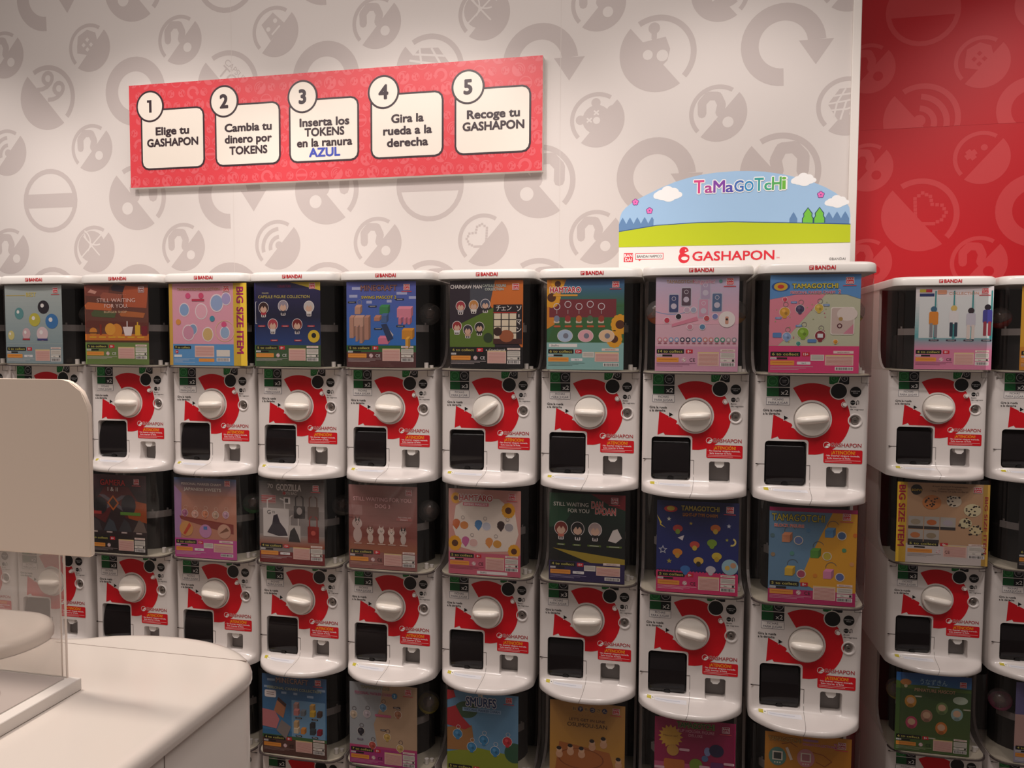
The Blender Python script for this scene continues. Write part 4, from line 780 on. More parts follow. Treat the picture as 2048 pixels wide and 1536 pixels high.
P = poster(); P.rect(0, 0, 1, 1, '#0c1412', 0); fade(P, '#1c4030', '#0c1614', 0, .5); P.poly([(0, .0), (.45, 0), (.2, .35), (0, .4)], '#1c4a30', 1.4); P.poly([(.55, 0), (1, 0), (1, .17), (.8, .12)], '#7c1c24', 1.6)
P.text('STILL WAITING', .29, .125, .042, '#e4e4d8', 5, wd=.46, bold=.03); P.text('FOR YOU', .39, .195, .042, '#e4e4d8', 5, wd=.28, bold=.03); P.text('DAN', .635, .12, .075, '#cf3c34', 5, wd=.15, bold=.03, out='#f0e0d8', ow=.07); P.text('DA', .66, .19, .06, '#cf3c34', 5, wd=.1, bold=.03, out='#f0e0d8', ow=.07); P.text('DAN', .79, .19, .075, '#cf3c34', 5, wd=.17, bold=.03, out='#f0e0d8', ow=.07); logo(P, .86, .065, '#b8303a')
for u, h, b in ((.16, '#7c2c24', '#c87460'), (.38, '#1c1c1e', '#1a1a1c'), (.61, '#b8a4a0', '#1a1a1c')): figure(P, u, .40, h, b, .075)
P.poly([(.78, .52), (.84, .4), (.9, .38), (.96, .48), (.88, .54)], '#ddd6d0', 3.5); [labelbar(P, u, .575, '#5c7428', w_) for u, w_ in ((.16, .11), (.37, .11), (.6, .18), (.86, .2))]
P.poly([(.05, .63), (1, .72), (1, .78), (.55, .78)], '#a8922c', 2); P.rect(0, .775, 1, 1, '#2c2054', 1.8); std(P, 4, '15+', v=.785, lay=1, ce=False, ink='#a8a0c8'); reg((7, 2), P)

P = poster(); P.rect(0, 0, 1, 1, '#1c2460', 0); fade(P, '#20285c', '#1e2c78', 0, .75)
P.ell(.17, .09, .035, '#c83838', 4, 2); P.ell(.17, .085, .025, '#d8c048', 4.4, 1.7); P.text('TAMAGOTCHI', .53, .075, .05, '#d0b858', 6, wd=.46, bold=.05, out='#28401c', ow=.09); P.text('LIGHT-UP TYPE CHARM', .53, .145, .034, '#d88c3c', 6, wd=.42, bold=.04, out='#5c2c18'); logo(P, .89, .075, sub=True)
def star(P, u, v, r, c, L=3): P.poly([(u+(r if i % 2 == 0 else r*.45)*sin(R(36*i))*PH/PW, v-(r if i % 2 == 0 else r*.45)*cos(R(36*i))) for i in range(10)], c, L)
for u, v, r, c in ((.08, .54, .05, '#c8ccd8'), (.15, .2, .025, '#d0d0c0'), (.42, .24, .02, '#c0a848'), (.88, .25, .025, '#c8ccd8'), (.16, .66, .03, '#a89c48'), (.86, .4, .02, '#a8a848')): star(P, u, v, r, c); star(P, u, v, r*.65, '#1c2868', 3.3) if r > .04 else None
P.poly([(0, .16), (.06, .24), (.05, .26), (.11, .3), (.04, .27), (.04, .25)], '#e0c848', 3); P.ring(.92, .42, .045, .018, '#e0cf78', 3, 250, 430); P.poly([(.26, .4), (.34, .37), (.32, .43)], '#e8e0e4', 3)
for u, v, c, c2 in ((.26, .3, '#b04038', '#7c9838'), (.72, .28, '#c86c34', '#c8a83c'), (.68, .44, '#7ca030', '#7ca030'), (.47, .47, '#c84c40', '#c8b040'), (.26, .56, '#d8862c', '#c89838'), (.74, .58, '#d0b83c', '#c0a030'), (.52, .64, '#e0b850', '#30281c'), (.36, .74, '#3c74b8', '#3c74b8'), (.67, .73, '#c8c4cc', '#c8c4cc')): P.ell(u, v, .04, c, 3.5, 1.3); P.ell(u, v+.035, .028, c2, 3.7, .9)
P.ell(.9, .69, .085, '#9cc4d0', 4); P.ell(.87, .7, .025, '#d8b858', 4.4); P.ell(.94, .67, .03, '#c89c78', 4.4); P.rect(0, .77, 1, 1, '#d8306c', 2); [P.ell(.02+i*.04, .772, .012, '#d8306c', 2.2, 1, 8) for i in range(25)]
std(P, 5, v=.78, ink='#ffd0e0'); reg((8, 2), P)

P = poster(); P.rect(0, 0, 1, 1, '#6a94b4', 0); P.poly([(.72, .04), (1, .04), (1, 1), (.36, .78), (.48, .5)], '#e6a82a', 1); P.rect(0, 0, 1, .04, '#b01c60', 2)
P.text('TAMAGOTCHI', .33, .105, .07, '#dcc840', 6, wd=.6, bold=.02, out='#2c3c28', ow=.07); P.text('BLOCK FIGURE', .23, .19, .03, '#d84838', 6, wd=.34, bold=.04, out='#f8e0d8', ow=.08); logo(P, .88, .075)
for u, v, c, c2 in ((.2, .33, '#d89068', '#6c84b8'), (.69, .26, '#5c94c4', '#4c6c98'), (.53, .48, '#5c9c3c', '#c8b840'), (.24, .68, '#e0b83c', '#b04c68'), (.68, .69, '#e08cb4', '#5c70b0')):
    P.ring(u+.04, v-.085, .055, .005, '#5c6468', 3, 20, 190); block(P, u-.05, v-.04, u+.04, v+.035, c); P.ell(u+.14, v+.01, .046, '#e8dcc8', 3.4); P.ell(u+.14, v+.01, .038, c2, 3.8)
for u, v, c in ((.04, .3, '#5c8088'), (.45, .23, '#5c90b8'), (.27, .48, '#5c9c90'), (.86, .42, '#5c9c70'), (.98, .26, '#e07c28'), (.05, .5, '#a08868'), (.54, .7, '#e08c28'), (.95, .56, '#e0a060')): P.ell(u, v, .022, c, 3)
P.rect(0, .86, 1, 1, '#c02468', 2); std(P, 5, v=.775, ink='#f0b0c8'); reg((9, 2), P)

P = poster(.264); P.rect(0, 0, 1, 1, '#c9a27c', 0); P.rect(0, 0, .11, 1, '#e2b738', 1.5); P.rect(.93, 0, 1, 1, '#c8a048', 1.5)
P.text('BIG SIZE ITEM', .055, .42, .07, '#b0203c', 3, wd=.76*PH/.264, bold=.06, rot=-90); P.text('BIG SIZE ITEM', .965, .5, .035, '#a83438', 3, wd=.7*PH/.264, bold=.05, rot=-90)
P.ell(.21, .09, .065, '#1c1814', 3); P.text('SOFVI', .21, .095, .026, '#e0b838', 4, wd=.11, bold=.04); P.text('A new series of Transcendent', .57, .04, .02, '#6a4a34', 4, wd=.38); P.text('sofubi figures from', .57, .07, .02, '#6a4a34', 4, wd=.25); P.text('"The Theater of Life on Earth"', .57, .10, .02, '#6a4a34', 4, wd=.42); logo(P, .87, .07, sub=False)
random.seed(9)
for u, v, a, c in ((.38, .24, .09, '#d08448'), (.62, .22, .07, '#e0d4bc'), (.82, .32, .08, '#e4dab0'), (.75, .48, .06, '#dcd4a8'), (.86, .56, .06, '#e0d0a0')):
    P.ell(u, v, a, c, 3, 1.2)
    for _ in range(14): P.ell(u+random.uniform(-.07, .07), v+random.uniform(-.06, .06), .01, '#2c2018', 3.5, 1.2, 8)
for i in range(5): a, b = .13+(i % 3)*.175, .42+(i//3)*.165; P.rect(a, b, a+.165, b+.155, '#b8b4ac', 3); P.rect(a, b+.12, a+.165, b+.155, '#383434', 3.3); P.ell(a+.08, b+.07, .035, ('#a89c84', '#c86c34', '#b8b0b8', '#c87c48', '#9c8c70')[i], 3.6, 1.6)
P.rect(.11, .76, .93, 1, '#d8d0cc', 2.2); std(P, 5, v=.735, u0=.13, ink='#7a7070', ce=True); reg((10, 2), P)
P = poster(); P.rect(0, 0, 1, 1, '#161214', 0); P.ell(.35, .14, .07, '#d0ccc8', 3, 2.2); P.ell(.35, .15, .05, '#c83840', 3.4, 2); P.ell(.28, .36, .11, '#e8e4de', 3, .9); P.rect(.22, .4, .32, .62, '#e8e4de', 3, r=.02); P.text('?', .28, .33, .05, '#222', 4); P.text('MANSION', .25, .7, .02, '#ccc', 4); std(P, 6, v=.77); reg((11, 2), P)

P = poster(); P.rect(0, 0, 1, 1, '#3a78a8', 0); fade(P, '#3a6490', '#4484b4', 0, .7)
for u, v, w_ in ((.14, .07, .12), (.1, .16, .14), (.34, .22, .08), (.52, .22, .06), (.75, .24, .1), (.92, .15, .12)): P.rect(u-w_/2, v-.014, u+w_/2, v+.014, '#9cb8d4', 1.6)
P.text('MINECRAFT', .47, .065, .062, '#a8928c', 5, wd=.5, bold=.05, out='#1c1a1c'); P.text('PERSONAL CHARM COLLECTION', .5, .165, .032, '#b8c8ac', 5, wd=.84, bold=.03, out='#28382c'); logo(P, .87, .055)
P.rect(.04, .2, .22, .29, '#f2eeec', 4, r=.02); P.rect(.07, .225, .19, .232, '#5c2c2c', 4.4); P.rect(.07, .25, .19, .257, '#5c2c2c', 4.4)
P.poly([(.25, .28), (.38, .36), (.33, .54), (.18, .46)], '#b87c58', 3.4); P.poly([(.25, .28), (.38, .36), (.365, .4), (.235, .32)], '#4c3430', 3.6); P.poly([(0, .44), (.2, .46), (.27, .56), (.22, .68), (0, .66)], '#cc8084', 3.6); P.poly([(.3, .56), (.45, .64), (.37, .8), (.22, .7)], '#8c8480', 3.8)
P.rect(.46, .3, .98, .76, '#74a4c8', 2.5)
for i in range(4): a, b = .49+(i % 2)*.25, .33+(i//2)*.225; block(P, a, b+.02, a+.06, b+.09, ('#b8948c', '#d0a860', '#c8a878', '#2c3034')[i]); block(P, a, b+.1, a+.07, b+.16, ('#d8908c', '#d8b440', '#d8c8a8', '#34444c')[i]); block(P, a+.11, b+.1, a+.17, b+.16, ('#7c8890', '#503c34', '#d08c40', '#8c1c34')[i]); labelbar(P, a+.08, b+.178, '#26282c', .1)
P.rect(0, .76, 1, .8, '#3c6c3c', 2); P.rect(0, .8, 1, 1, '#5c3c34', 2); std(P, 4, v=.77, ink='#a89088'); reg((4, 3), P)

P = poster(); P.rect(0, 0, 1, 1, '#a8b0b4', 0); P.poly([(.5, 0), (1, 0), (1, .8), (.42, .8), (.36, .5), (.45, .3)], '#bfa384', 1); P.text('TAMAGOTCHI', .38, .05, .035, '#a8a888', 6, wd=.42, bold=.05, out='#606858'); P.text('PERSONAL MARKER CHARM', .36, .125, .034, '#a83468', 6, wd=.56, bold=.04, out='#e8d8e0'); P.ell(.67, .13, .035, '#4c8cb8', 6, 1, 20); P.text('3', .67, .13, .035, '#dff', 7); logo(P, .87, .07)
for u, v, c in ((.5, .28, '#6c9cc0'), (.26, .38, '#c0b8c0'), (.72, .35, '#b07858'), (.17, .6, '#242432'), (.34, .76, '#b84c40'), (.56, .64, '#c8a858'), (.75, .76, '#c8ac68'), (.06, .4, '#c8b8a0')): charm(P, u, v, c, '#5c4c54', .044)
P.rect(.38, .37, .62, .4, '#d0688c', 5, r=.01); labelbar(P, .7, .26, '#38343c', .1); labelbar(P, .16, .69, '#5c5870', .09); labelbar(P, .5, .55, '#38343c', .08)
P.rect(0, .77, 1, .92, '#c04478', 2); P.rect(0, .8, 1, 1, '#b03480', 2); std(P, 7, v=.80, ink='#e8a0c0'); reg((5, 3), P)

P = poster(); P.rect(0, 0, 1, 1, '#6a9cc0', 0); P.poly([(0, .75), (.4, .66), (1, .72), (1, 1), (0, 1)], '#8c9c2c', 1.4); P.poly([(0, 0), (.09, 0), (.12, .08), (.0, .12)], '#c02c34', 2); P.poly([(0, .22), (.12, .18), (.2, .3), (.34, .42), (.25, .46), (0, .42)], '#b82c34', 2); P.ell(.27, .22, .1, '#3a5c40', 1.6, 1.4); P.ell(.95, .68, .12, '#2c5c40', 1.5); P.poly([(0, .45), (.35, .4), (.4, .7), (0, .72)], '#a87844', 1.7)
P.text('THE', .47, .035, .025, '#c8bc90', 6, wd=.07, bold=.04, out='#fff', ow=.1); P.text('SMURFS', .48, .115, .10, '#24487c', 6, wd=.42, bold=.06, out='#f0f0f0', ow=.1); P.rect(.22, .19, .76, .235, '#9cc0e0', 4); P.text('PERSONAL MARKER CHARM', .49, .213, .028, '#204c7c', 5, wd=.5, bold=.03); logo(P, .87, .06)
for u, v in ((.15, .52), (.35, .66), (.52, .56), (.68, .68), (.85, .55)): charm(P, u, v, '#3c88b8' if u < .8 else '#c8303c', '#d8d4d4', .055)
std(P, 5, v=.89, ink='#cfd8a0'); reg((6, 3), P)

P = poster(); P.rect(0, 0, 1, 1, '#c89648', 0); fade(P, '#c09050', '#c8943c', 0, .6)
for i, ch in enumerate('おすもうさん'): P.ell(.33+i*.08, .08, .03, '#2c3460' if i % 2 else '#c8a058', 3); P.text(ch, .33+i*.08, .08, .03, '#e8d8b0' if i % 2 else '#3c3440', 4, wd=.05)
P.text("LET'S GET IN LINE", .5, .205, .03, '#4c3028', 5, wd=.48, bold=.0); P.text('OSUMOU-SAN', .5, .265, .045, '#38221c', 5, wd=.53, bold=.01); P.text('· · · · · · · ·', .5, .15, .02, '#4c3028', 5, wd=.3); logo(P, .88, .07)
P.poly([(.13, .48), (.8, .56), (.88, .8), (.07, .84)], '#b06830', 3); P.poly([(.07, .84), (.88, .8), (.88, .95), (.07, .99)], '#7c401c', 3); P.ring(.42, .66, .12, .008, '#8c4c24', 3.4, k=2.2)
for u, v in ((.13, .58), (.28, .54), (.43, .56), (.57, .46), (.72, .42), (.92, .64)): P.ell(u, v+.05, .045, '#d8a884', 4, .9); P.ell(u, v, .033, '#e0b490', 4.2); P.ell(u-.004, v-.02, .022, '#241c1c', 4.5, 1.3, 12)
reg((7, 3), P)

P = poster(); P.rect(0, 0, 1, 1, '#a01c54', 0); P.rect(0, .5, 1, 1, '#c85c84', 1); P.text('TAMAGOTCHI', .51, .065, .06, '#284828', 6, wd=.46, bold=.06, out='#9cb858', ow=.07); P.text('CLIP HOLDER FIGURE', .51, .13, .03, '#e09cb0', 6, wd=.46, bold=.04); P.text('DELUXE', .51, .175, .03, '#e09cb0', 6, wd=.17, bold=.04); logo(P, .88, .08, '#a02048')
P.poly([(.2+(.1 if i % 2 else .135)*cos(R(11.25*i))*PH/PW, .21+(.1 if i % 2 else .135)*sin(R(11.25*i))) for i in range(32)], '#d8a844', 3); P.text('Mascot set!', .2, .2, .02, '#7a4a1c', 4, wd=.18)
P.ell(.23, .36, .065, '#cc9c48', 4); P.rect(.12, .46, .38, .8, '#c87434', 3.6, r=.02); P.ell(.52, .5, .07, '#7c9c30', 4); P.ell(.77, .32, .07, '#28244c', 4, 1.1); P.ell(.66, .34, .05, '#8898c8', 3.8, .7); P.rect(.7, .45, .86, .8, '#6c3470', 3.4, r=.02); P.ell(.63, .42, .035, '#5c7ca8', 4)
[P.rect(u, v, u+.13, v+.028, '#e8c0cc', 4.5, r=.012) for u, v in ((.31, .33), (.56, .5), (.86, .44), (0, .55))]; std(P, 5, v=.8); reg((8, 3), P)

P = poster(); P.rect(0, 0, 1, 1, '#d08c28', 0); P.text('TAMAGOTCHI', .23, .07, .045, '#c8a050', 6, wd=.38, bold=.04, out='#6c4c1c', ow=.07); P.text('CHARM COLLECTION', .62, .10, .024, '#c85c98', 6, wd=.36, bold=.03, out='#e8d0d0'); P.rect(.44, .045, .62, .07, '#a8789c', 5, r=.01); P.text('2', .82, .09, .05, '#b8306c', 6, bold=.04, out='#f0d8e0'); logo(P, .89, .08, '#b02438')
for u, v, c, k in ((.15, .26, '#5c8c80', 1), (.48, .25, '#d08c94', 1), (.8, .52, '#4c6c68', 1)): P.ell(u, v, .1, c, 3, .88); P.rect(u-.06, v-.055, u+.06, v+.04, '#e8e0d0', 3.4); P.rect(u-.045, v-.042, u+.045, v+.028, '#3c4440' if c != '#d08c94' else '#b87c84', 3.8); [P.ell(u+i*.03, v+.065, .008, '#e8e0d0', 3.8, 1, 8) for i in (-1, 0, 1)]
P.line([(.2, .12), (.3, .1), (.38, .14)], .006, '#8c5028', 3); P.poly([(.24, .16), (.27, .15), (.33, .28), (.3, .29)], '#e8dccc', 4); P.line([(.56, .18), (.68, .2), (.78, .26), (.7, .32), (.6, .28)], .006, '#a0502c', 3); [P.rect(u, v, u+.18, v+.03, '#3c5878', 4, r=.014) for u, v in ((.04, .4), (.4, .4))]
P.poly([(0, .44), (.2, .43), (.3, .5), (.2, .56), (0, .56)], '#c87868', 2.5); P.rect(0, .78, 1, 1, '#c8781c', 2); std(P, 6, v=.79); reg((9, 3), P)

P = poster(); P.rect(0, 0, 1, 1, '#4c6c34', 0); fade(P, '#2c5c9c', '#3c78ac', 0, .15); fade(P, '#3c5c34', '#4c6430', .15, .78); P.poly([(0, .1), (.2, .15), (.6, .14), (1, .17), (1, .2), (0, .2)], '#547434', 1.5)
P.text('うなずきん', .5, .10, .055, '#a8d4e8', 5, wd=.36, bold=.02); P.rect(.42, .15, .58, .162, '#a8d4e8', 5); P.text('MINIATURE MASCOT', .52, .205, .04, '#d8a888', 5, wd=.54, bold=.02); logo(P, .89, .1, sub=False)
P.ell(.13, .12, .04, '#c8884c', 3, 1.6); P.ell(.13, .17, .02, '#d8c8a8', 3)
for u, v, c in ((.2, .36, '#d09438'), (.62, .42, '#789058'), (.82, .48, '#98b8b4'), (.42, .53, '#b0846c'), (.22, .63, '#c84c6c'), (.62, .67, '#d07c34')): P.ell(u, v, .08, c, 3, .85); P.ell(u, v-.01, .042, '#d8b494', 3.5, 1.05); P.ell(u, v+.055, .02, tuple(x*.6 for x in hexc(c)[:3]), 3.8, 1.6)
P.ell(.86, .30, .05, '#b8c8b4', 3, 1.7); [labelbar(P, u, v, '#a8a888', .1) for u, v in ((.3, .28), (.95, .4), (.5, .8))]
std(P, 6, v=.79, ink='#b8c8a0'); reg((10, 3), P)
P = poster(); P.rect(0, 0, 1, 1, '#6c6898', 0); P.ell(.38, .18, .13, '#1c3c74', 3, 1.4); P.text('K', .3, .17, .12, '#e8b83c', 5, bold=.06, out='#f4f0e8'); P.text('Paldolce', .4, .29, .05, '#e8ecf4', 5, bold=.04) if False else P.rect(.2, .27, .6, .31, '#dcdfea', 5, r=.01); P.rect(0, .4, 1, .8, '#c8a49c', 1); P.ell(.3, .5, .06, '#c05c7c', 3, 1.3); P.rect(.15, .6, .5, .72, '#7ca078', 3, r=.03); P.rect(0, .8, 1, 1, '#a8a4b8', 1.5); std(P, 4, v=.79, ink='#fff'); reg((11, 3), P)
P = poster(); P.rect(0, 0, 1, 1, '#8c98a4', 0); P.rect(0, .76, 1, 1, '#7c6c74', 1); std(P, 5, v=.78); reg('plain', P)

# ------------------------------------------------------------------ placing the machines
GRP = 'stacked capsule machines along the wall'
PART = [('cabinet', 'cabinet'), ('window_shade_backdrop', 'shade_backdrop'), ('window_floor', 'window_floor'), ('inner_tray', 'inner_tray'), ('drum', 'drum'), ('locating_stub', 'stub'),
        ('window_rim', 'hood_rim'), ('coin_mouth', 'coin_mouth'), ('return_button', 'button'), ('coin_return_cup', 'cup'),
        ('pickup_hollow', 'hollow'), ('front_print', 'front_print'), ('warning_sticker', 'warning'), ('token_sticker', 'token_sticker'), ('coin_sticker', 'coin_sticker'), ('play_label', 'play_label'), ('tray_label', 'tray_label'), ('panel_seam', 'seam')]
def machine(k, row, x, y, z, price, rot, desc, pdx=0, pcol=None):
    t = empty('capsule_machine', (x, y, z), desc, 'capsule machine', GRP)
    link('body', ME['body'], t)
    for nm, key in PART: link(nm, ME[key], t)
    link('clear_window', ME['hood'], t)
    link('price_sticker', ME['price%d' % price], t)
    d = link('dial', ME['dial'], t, (-.002, 0, -.0055), (0, R(-rot), 0)); link('dial_grip', ME['grip'], d)
    r = [o for o in t.children if o.name.startswith('coin_mouth')][0]; link('mouth_rim', ME['coin_rim'], r)
    r = [o for o in t.children if o.name.startswith('coin_return_cup')][0]; link('return_spout', ME['spout'], r)
    f = link('pickup_door', ME['flap'], t); link('finger_notch', ME['notch'], f)
    l = link('key_lock', ME['lock'], t); link('lock_collar', ME['lock_collar'], l); link('keyhole', ME['keyhole'], l)
    p = link('poster', PO.get((k, row), PO['plain']), t, (pdx, -.0365 if (k, row) not in ((3, 1), (10, 2)) else -.0335, .2465))
    if pcol: p['label'] = pcol
    if row == 1:
        l = link('lid', ME['lid'], t); link('lettering', ME['lettering'], l)
    if row == 3: link('base', ME['base'], t)
    return t
XC = {1: -2.1125, 2: -1.790, 3: -1.493, 4: -1.1988, 5: -.903, 6: -.5995, 7: -.2978, 8: -.0025, 9: .298, 10: .757, 11: 1.059}
XC2 = {10: .772, 11: 1.076}; XC3 = {10: .785, 11: 1.087}
YC = {1: -.0115, 2: -.0099, 3: -.0018, 4: .0043, 5: .0103, 6: .0209, 7: .0263, 8: -.0098, 9: -.0288, 10: .447, 11: .447}
XC[1] = -2.099; XC[0] = -2.392; YC[0] = -.0115
DX = {(1, 1): -.011, (2, 1): -.011, (3, 1): .008, (4, 1): -.018, (5, 1): -.014, (6, 1): .001, (7, 1): -.014, (8, 1): -.004, (9, 1): -.009, (10, 1): .022, (3, 2): -.009, (4, 2): -.01, (5, 2): -.011, (6, 2): -.002, (7, 2): -.003, (8, 2): .008, (9, 2): .001, (10, 2): -.004, (4, 3): -.008, (5, 3): -.012, (6, 3): -.006, (7, 3): .004, (8, 3): .011, (9, 3): .003, (10, 3): -.026, (2, 2): -.025, (11, 1): .015, (11, 2): .015, (11, 3): .015}
PR = {(2, 1): 2, (3, 1): 2, (4, 1): 3, (5, 1): 2, (6, 1): 3, (7, 1): 2, (8, 1): 2, (9, 1): 2, (10, 1): 3, (11, 1): 2, (2, 2): 3, (3, 2): 2, (4, 2): 3, (5, 2): 2, (6, 2): 2, (7, 2): 3, (8, 2): 2, (9, 2): 2, (10, 2): 3, (11, 2): 2, (4, 3): 2, (10, 3): 2}
ROT = {(2, 1): 0, (3, 1): 2, (4, 1): -2, (5, 1): -4, (6, 1): 38, (7, 1): -2, (8, 1): 4, (9, 1): 6, (10, 1): -3, (2, 2): 4, (3, 2): -6, (4, 2): -8, (5, 2): -3, (6, 2): 3, (7, 2): 4, (8, 2): -12, (9, 2): -3, (10, 2): -10, (1, 2): 3}
DESC = {
 (0, 1): 'capsule machine cut off by the left edge, top tier', (0, 2): 'capsule machine at the left edge, middle tier, seen through clear acrylic', (0, 3): 'bottom tier machine behind the counter, first from the left edge',
 (1, 1): 'top tier capsule machine with grey-teal mascot poster, half behind the blank sign', (1, 2): 'middle tier capsule machine seen through the clear acrylic sheet', (1, 3): 'bottom tier machine hidden by the counter, under the acrylic stand',
 (2, 1): 'top tier capsule machine with orange-brown burger poster', (2, 2): 'middle tier capsule machine with black and red monster-film poster', (2, 3): 'bottom tier machine hidden by the counter, below the dark red poster',
 (3, 1): 'top tier capsule machine with pink poster and yellow stripe with large lettering', (3, 2): 'middle tier capsule machine with brown and violet sweets charm poster', (3, 3): 'bottom tier machine hidden by the counter, below the sweets poster',
 (4, 1): 'top tier capsule machine with dark navy figure collection poster', (4, 2): 'middle tier capsule machine with grey and dark red tote bag poster', (4, 3): 'bottom tier capsule machine with blue block-world poster nearest the counter',
 (5, 1): 'top tier capsule machine with blue poster of blocky swing mascots', (5, 2): 'middle tier capsule machine with dusty rose poster of small dogs', (5, 3): 'bottom tier capsule machine with grey and tan charm poster',
 (6, 1): 'top tier capsule machine with black, green and orange poster, dial turned diagonally', (6, 2): 'middle tier capsule machine with pink and cream sunflower poster', (6, 3): 'bottom tier capsule machine with sky-blue and lime green poster',
 (7, 1): 'top tier capsule machine with sunflower and teal key ring poster', (7, 2): 'middle tier capsule machine with black, green and purple poster', (7, 3): 'bottom tier capsule machine with plain ochre wrestler poster',
 (8, 1): 'top tier capsule machine with pale lilac-pink ring poster', (8, 2): 'middle tier capsule machine with night-blue and magenta star poster', (8, 3): 'bottom tier capsule machine with deep pink poster and orange burst',
 (9, 1): 'top tier capsule machine with blue, pink and green charm poster, beside the red wall', (9, 2): 'middle tier capsule machine with grey-blue and yellow block figure poster', (9, 3): 'bottom tier capsule machine with amber poster of egg-shaped toys',
 (10, 1): 'top tier machine before the red wall with white, teal and pink poster', (10, 2): 'middle tier machine before the red wall with tan big-item poster', (10, 3): 'bottom tier machine before the red wall with green and blue doll poster',
 (11, 1): 'top tier capsule machine at the right edge with yellow poster', (11, 2): 'middle tier capsule machine at the right edge with black key poster', (11, 3): 'bottom tier capsule machine at the right edge with mauve poster'}
PAR = {}
for row in (3, 2, 1):
    for k in range(0, 12):
        x = {2: XC2, 3: XC3}.get(row, {}).get(k, XC[k]); z = ZO-.6105*(row-1)
        PAR[k, row] = (x, YC[k], z)
        machine(k, row, x, YC[k], z, PR.get((k, row), 2), ROT.get((k, row), 0), DESC[k, row], DX.get((k, row), 0))

# ------------------------------------------------------------------ capsules seen through the windows
def half(sgn, rr=.034, n=20, m_=7):
    bm = bmesh.new(); rg = []
    for j in range(m_+1):
        a = R(88*j/m_); rg.append([bm.verts.new((rr*cos(a)*cos(2*pi*i/n), rr*cos(a)*sin(2*pi*i/n), sgn*(rr*sin(a)+.0006))) for i in range(n)])
    for a, b in zip(rg, rg[1:]):
        for i in range(n): bm.faces.new((a[i], a[(i+1) % n], b[(i+1) % n], b[i]))
    bm.faces.new(rg[-1]); bm.faces.new(rg[0]) if False else None
    return bm
capm = {'clear': clear('capsule_clear', (.75, .72, .70), .08, .12)}
for n_, c in (('orange', '#d8681c'), ('amber', '#c8902c'), ('yellow', '#c8b83c'), ('green', '#4c8c58'), ('pink', '#c04c84'), ('red', '#a02418'), ('grey', '#8c8884')): capm[n_] = mat('capsule_'+n_, c, .2)
top_me = fin(half(1), 'capsule_top', capm['clear'], 40); bot_me = {c: fin(half(-1), 'capsule_bottom', m_, 40) for c, m_ in capm.items()}
toy = bmesh.new(); bmesh.ops.create_icosphere(toy, subdivisions=2, radius=.016)
for v in toy.verts: v.co *= 1+.25*sin(v.co.x*300)*cos(v.co.z*260)
toy_me = {c: None for c in capm}
toy_me = fin(toy, 'packed_toy', mat('packed_toy', '#8a6a58', .5), 40)
CAPS = [(5, 1, .118, .055, 'clear', 'clear capsule right of the blue block mascot poster'), (8, 1, -.118, .02, 'orange', 'orange capsule left of the pale lilac poster'), (8, 1, .122, .03, 'amber', 'amber-brown capsule right of the pale lilac poster'),
        (9, 1, .112, .04, 'yellow', 'pale yellow capsule in the top machine beside the red wall'), (3, 2, .115, .04, 'green', 'green capsule right of the sweets charm poster'), (5, 2, .118, .045, 'clear', 'clear capsule right of the small dogs poster'),
        (5, 3, .115, .045, 'yellow', 'yellow capsule right of the grey and tan poster in the bottom tier'), (10, 3, -.105, .03, 'yellow', 'upper yellow capsule left of the green doll poster'), (11, 3, -.105, .02, 'pink', 'pink capsule in the bottom machine at the right edge'), (11, 1, -.112, .06, 'red', 'red capsule in the top machine at the right edge'),
        (1, 1, .105, .06, 'clear', 'clear capsule right of the grey-teal poster'), (4, 2, .118, .07, 'grey', 'grey capsule right of the tote bag poster')]
for k, row, dx, dy, c, lab in CAPS:
    x, y, z = PAR[k, row]; s = math.copysign(1, dx)
    e = empty('capsule', (x+CX+s*.104, y+dy+.02, z+.2475+.034), lab, 'capsule', 'capsules behind the clear windows'); e.rotation_euler = (R(20), R(25*s), 0)
    link('capsule_top', top_me, e); link('capsule_bottom', bot_me[c], e); link('packed_toy', toy_me, e, (0, 0, .002))

# ------------------------------------------------------------------ counter, riser, acrylic sign stand
def slab(bm, outline, prof):
    """outline: inset -> list of xy ; prof: list of (inset, z)"""
    rg = [[bm.verts.new((x, y, z)) for x, y in outline(i)] for i, z in prof]
    for a, b in zip(rg, rg[1:]):
        for i in range(len(a)): bm.faces.new((a[i], a[(i+1) % len(a)], b[(i+1) % len(a)], b[i]))
    bm.faces.new(rg[0]); bm.faces.new(rg[-1])
def rout(x0, x1, y0, y1, r, far=None):
    def f(i):
        return rrect(x0+i, x1-i, y0+i, y1-i, max(.004, r-i), 8)
    return f
ZT = ZO-.50
ct = empty('counter', (-1.9, -1.35, 0), 'glossy white service counter with rounded corner in the foreground', 'counter')
bm = bmesh.new()
TOP = [(-2.75, -2.1), (-.93, -2.1)]+[(-.93, y) for y in (-1.8, -1.4, -1.0, -.85)]+[(-1.2+.27*cos(R(a)), -.76+.173*sin(R(a))) for a in range(0, 90, 6)]
TOP += [(-1.2+.235*cos(R(a)), -.687+.1*sin(R(a))) for a in range(90, 160, 10)]+[(-1.46, -.655), (-2.75, -.655)]
def inset(pts, d):
    out = []; n = len(pts)
    for i, p in enumerate(pts):
        a, b = Vector(pts[i-1]), Vector(pts[(i+1) % n]); t = (b-a).normalized(); out.append((p[0]-t.y*d, p[1]+t.x*d))
    return out
def tp(d): return [(x+1.9, y+1.35) for x, y in inset(TOP, d)]
slab(bm, tp, [(.004, ZT-.033), (.0, ZT-.031), (0, ZT-.022), (.003, ZT-.012), (.010, ZT-.004), (.020, ZT-.0008), (.032, ZT)])
link('worktop', fin(bm, 'worktop', M['counter'], 60), ct)
bm = bmesh.new(); slab(bm, tp, [(.006, .0), (.006, ZT-.0355), (.010, ZT-.033)])
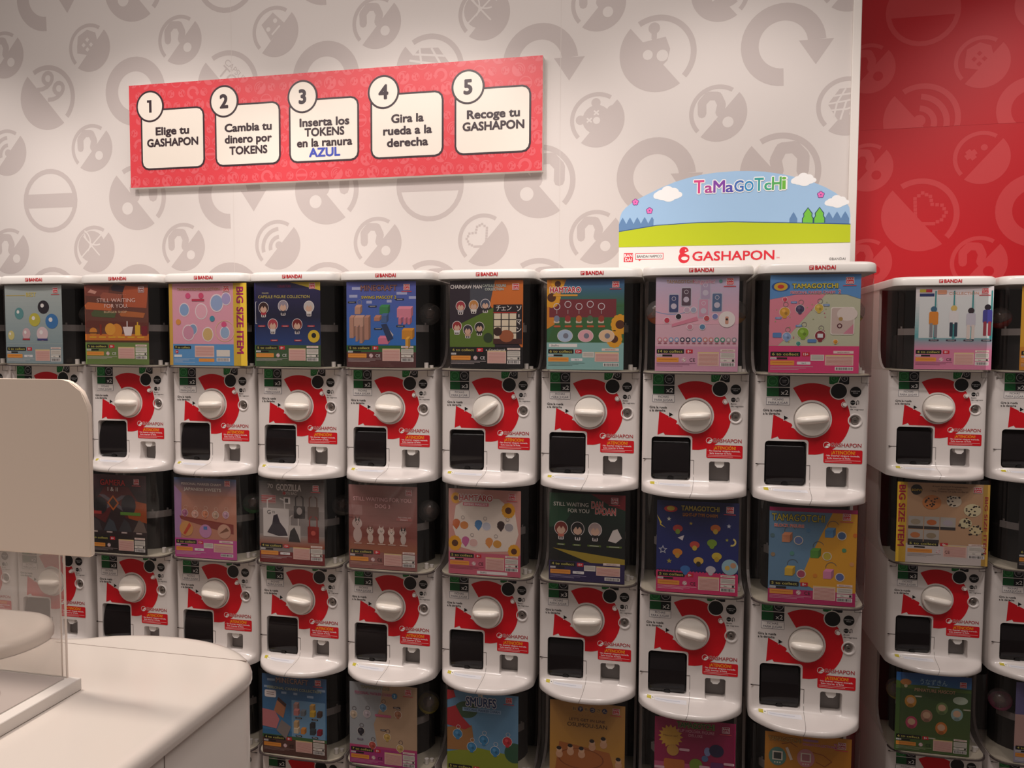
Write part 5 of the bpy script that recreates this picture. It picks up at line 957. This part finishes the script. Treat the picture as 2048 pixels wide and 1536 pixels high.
link('carcass', fin(bm, 'carcass', M['counter'], 60), ct)
bm = bmesh.new()
for y in (-1.005, -1.55): bx(bm, -.9365+1.9, -.9352+1.9, y+1.35, y+1.3518, .02, ZT-.036)
bx(bm, -1.45+1.9, -.966+1.9, -.6915+1.35, -.6898+1.35, ZT-.002, ZT+.0003)
link('panel_seam', fin(bm, 'counter_seam', mat('counter_joint', '#8d8078', .6)), ct)
rs_ = empty('counter_riser', (-1.9, -.78, ZT), 'raised rounded white counter end on the left behind the printed mat', 'counter')
bm = bmesh.new(); slab(bm, lambda i: [(x+1.9, y+.78) for x, y in rout(-2.7, -1.470, -.85, -.60, .12)(i)], [(0, 0.0005), (0, .016), (.004, .026), (.012, .032), (.024, .034)])
link('riser_top', fin(bm, 'riser', M['counter'], 35), rs_)

st = empty('sign_stand', (-1.5, -1.05, ZT), 'counter sign stand with white base, clear acrylic sheet and blank beige board', 'stand')
link('stand_base', box('stand_base', M['card'], -.45, .29, -.28, .168, .0006, .024, bevel=.0015, seg=1), st)
bm = bmesh.new(); bx(bm, -.45, .262, .160, .163, .024, .60); bx(bm, -.45, .248, .1645, .166, .024, .60)
link('acrylic_sheet', fin(bm, 'acrylic', M['acr']), st)
bm = bmesh.new(); bx(bm, .2615, .2635, .1596, .1634, .024, .60); bx(bm, .2475, .249, .1642, .1664, .024, .60)
link('acrylic_edge', fin(bm, 'acrylic_edge', M['edge']), st)
bm = bmesh.new()
b0, b1 = ZO-.2255-ZT, ZO+.117-ZT
pts = [(-.48, b0), (.332, b0), (.337, b0+.004)]+[(.337-.062+.062*cos(R(a)), b1-.062+.062*sin(R(a))) for a in range(0, 91, 10)]+[(-.48, b1)]
prism(bm, pts, lambda x, z: (x, .146, z), lambda x, z: (x, .158, z))
bmesh.ops.bevel(bm, geom=[e for e in bm.edges if abs(e.verts[0].co.y-e.verts[1].co.y) < 1e-6], offset=.002, segments=2, affect='EDGES')
tag(link('sign_board', fin(bm, 'blank_board', M['board'], 40), st), 'blank beige board with rounded top corner')
mt = Print(0, 0, 1, 1, .0003, 0)
# printed mat lies flat: built upright, then laid down
mt.rect(-.42, -.25, .262, .155, '#b9aea8', 0)
random.seed(2)
for u, v, r in ((.16, .04, .05), (.05, -.08, .06), (-.1, .05, .07), (.2, -.12, .045), (-.2, -.1, .07), (.1, .11, .03)):
    mt.ring(u, v, r, .004, '#a89a94', 1); mt.rect(u-r*.9, v-.004, u+r*.9, v+.002, '#a89a94', 1); mt.ell(u+.01, v-.02, r*.35, '#c4bab4', 1.5)
mm = mt.mesh('mat_print', M['paper'])
tm = empty('printed_mat', (-1.5, -1.05, ZT+.0242), 'grey printed paper mat with faint capsule drawings lying on the stand', 'mat')
tm_o = link('sheet', mm, tm, (0, 0, .002), (R(-90), 0, 0))
bm = bmesh.new(); bx(bm, -.42, .262, -.25, .155, 0.0002, .0014); link('backing', fin(bm, 'backing', M['card']), tm)
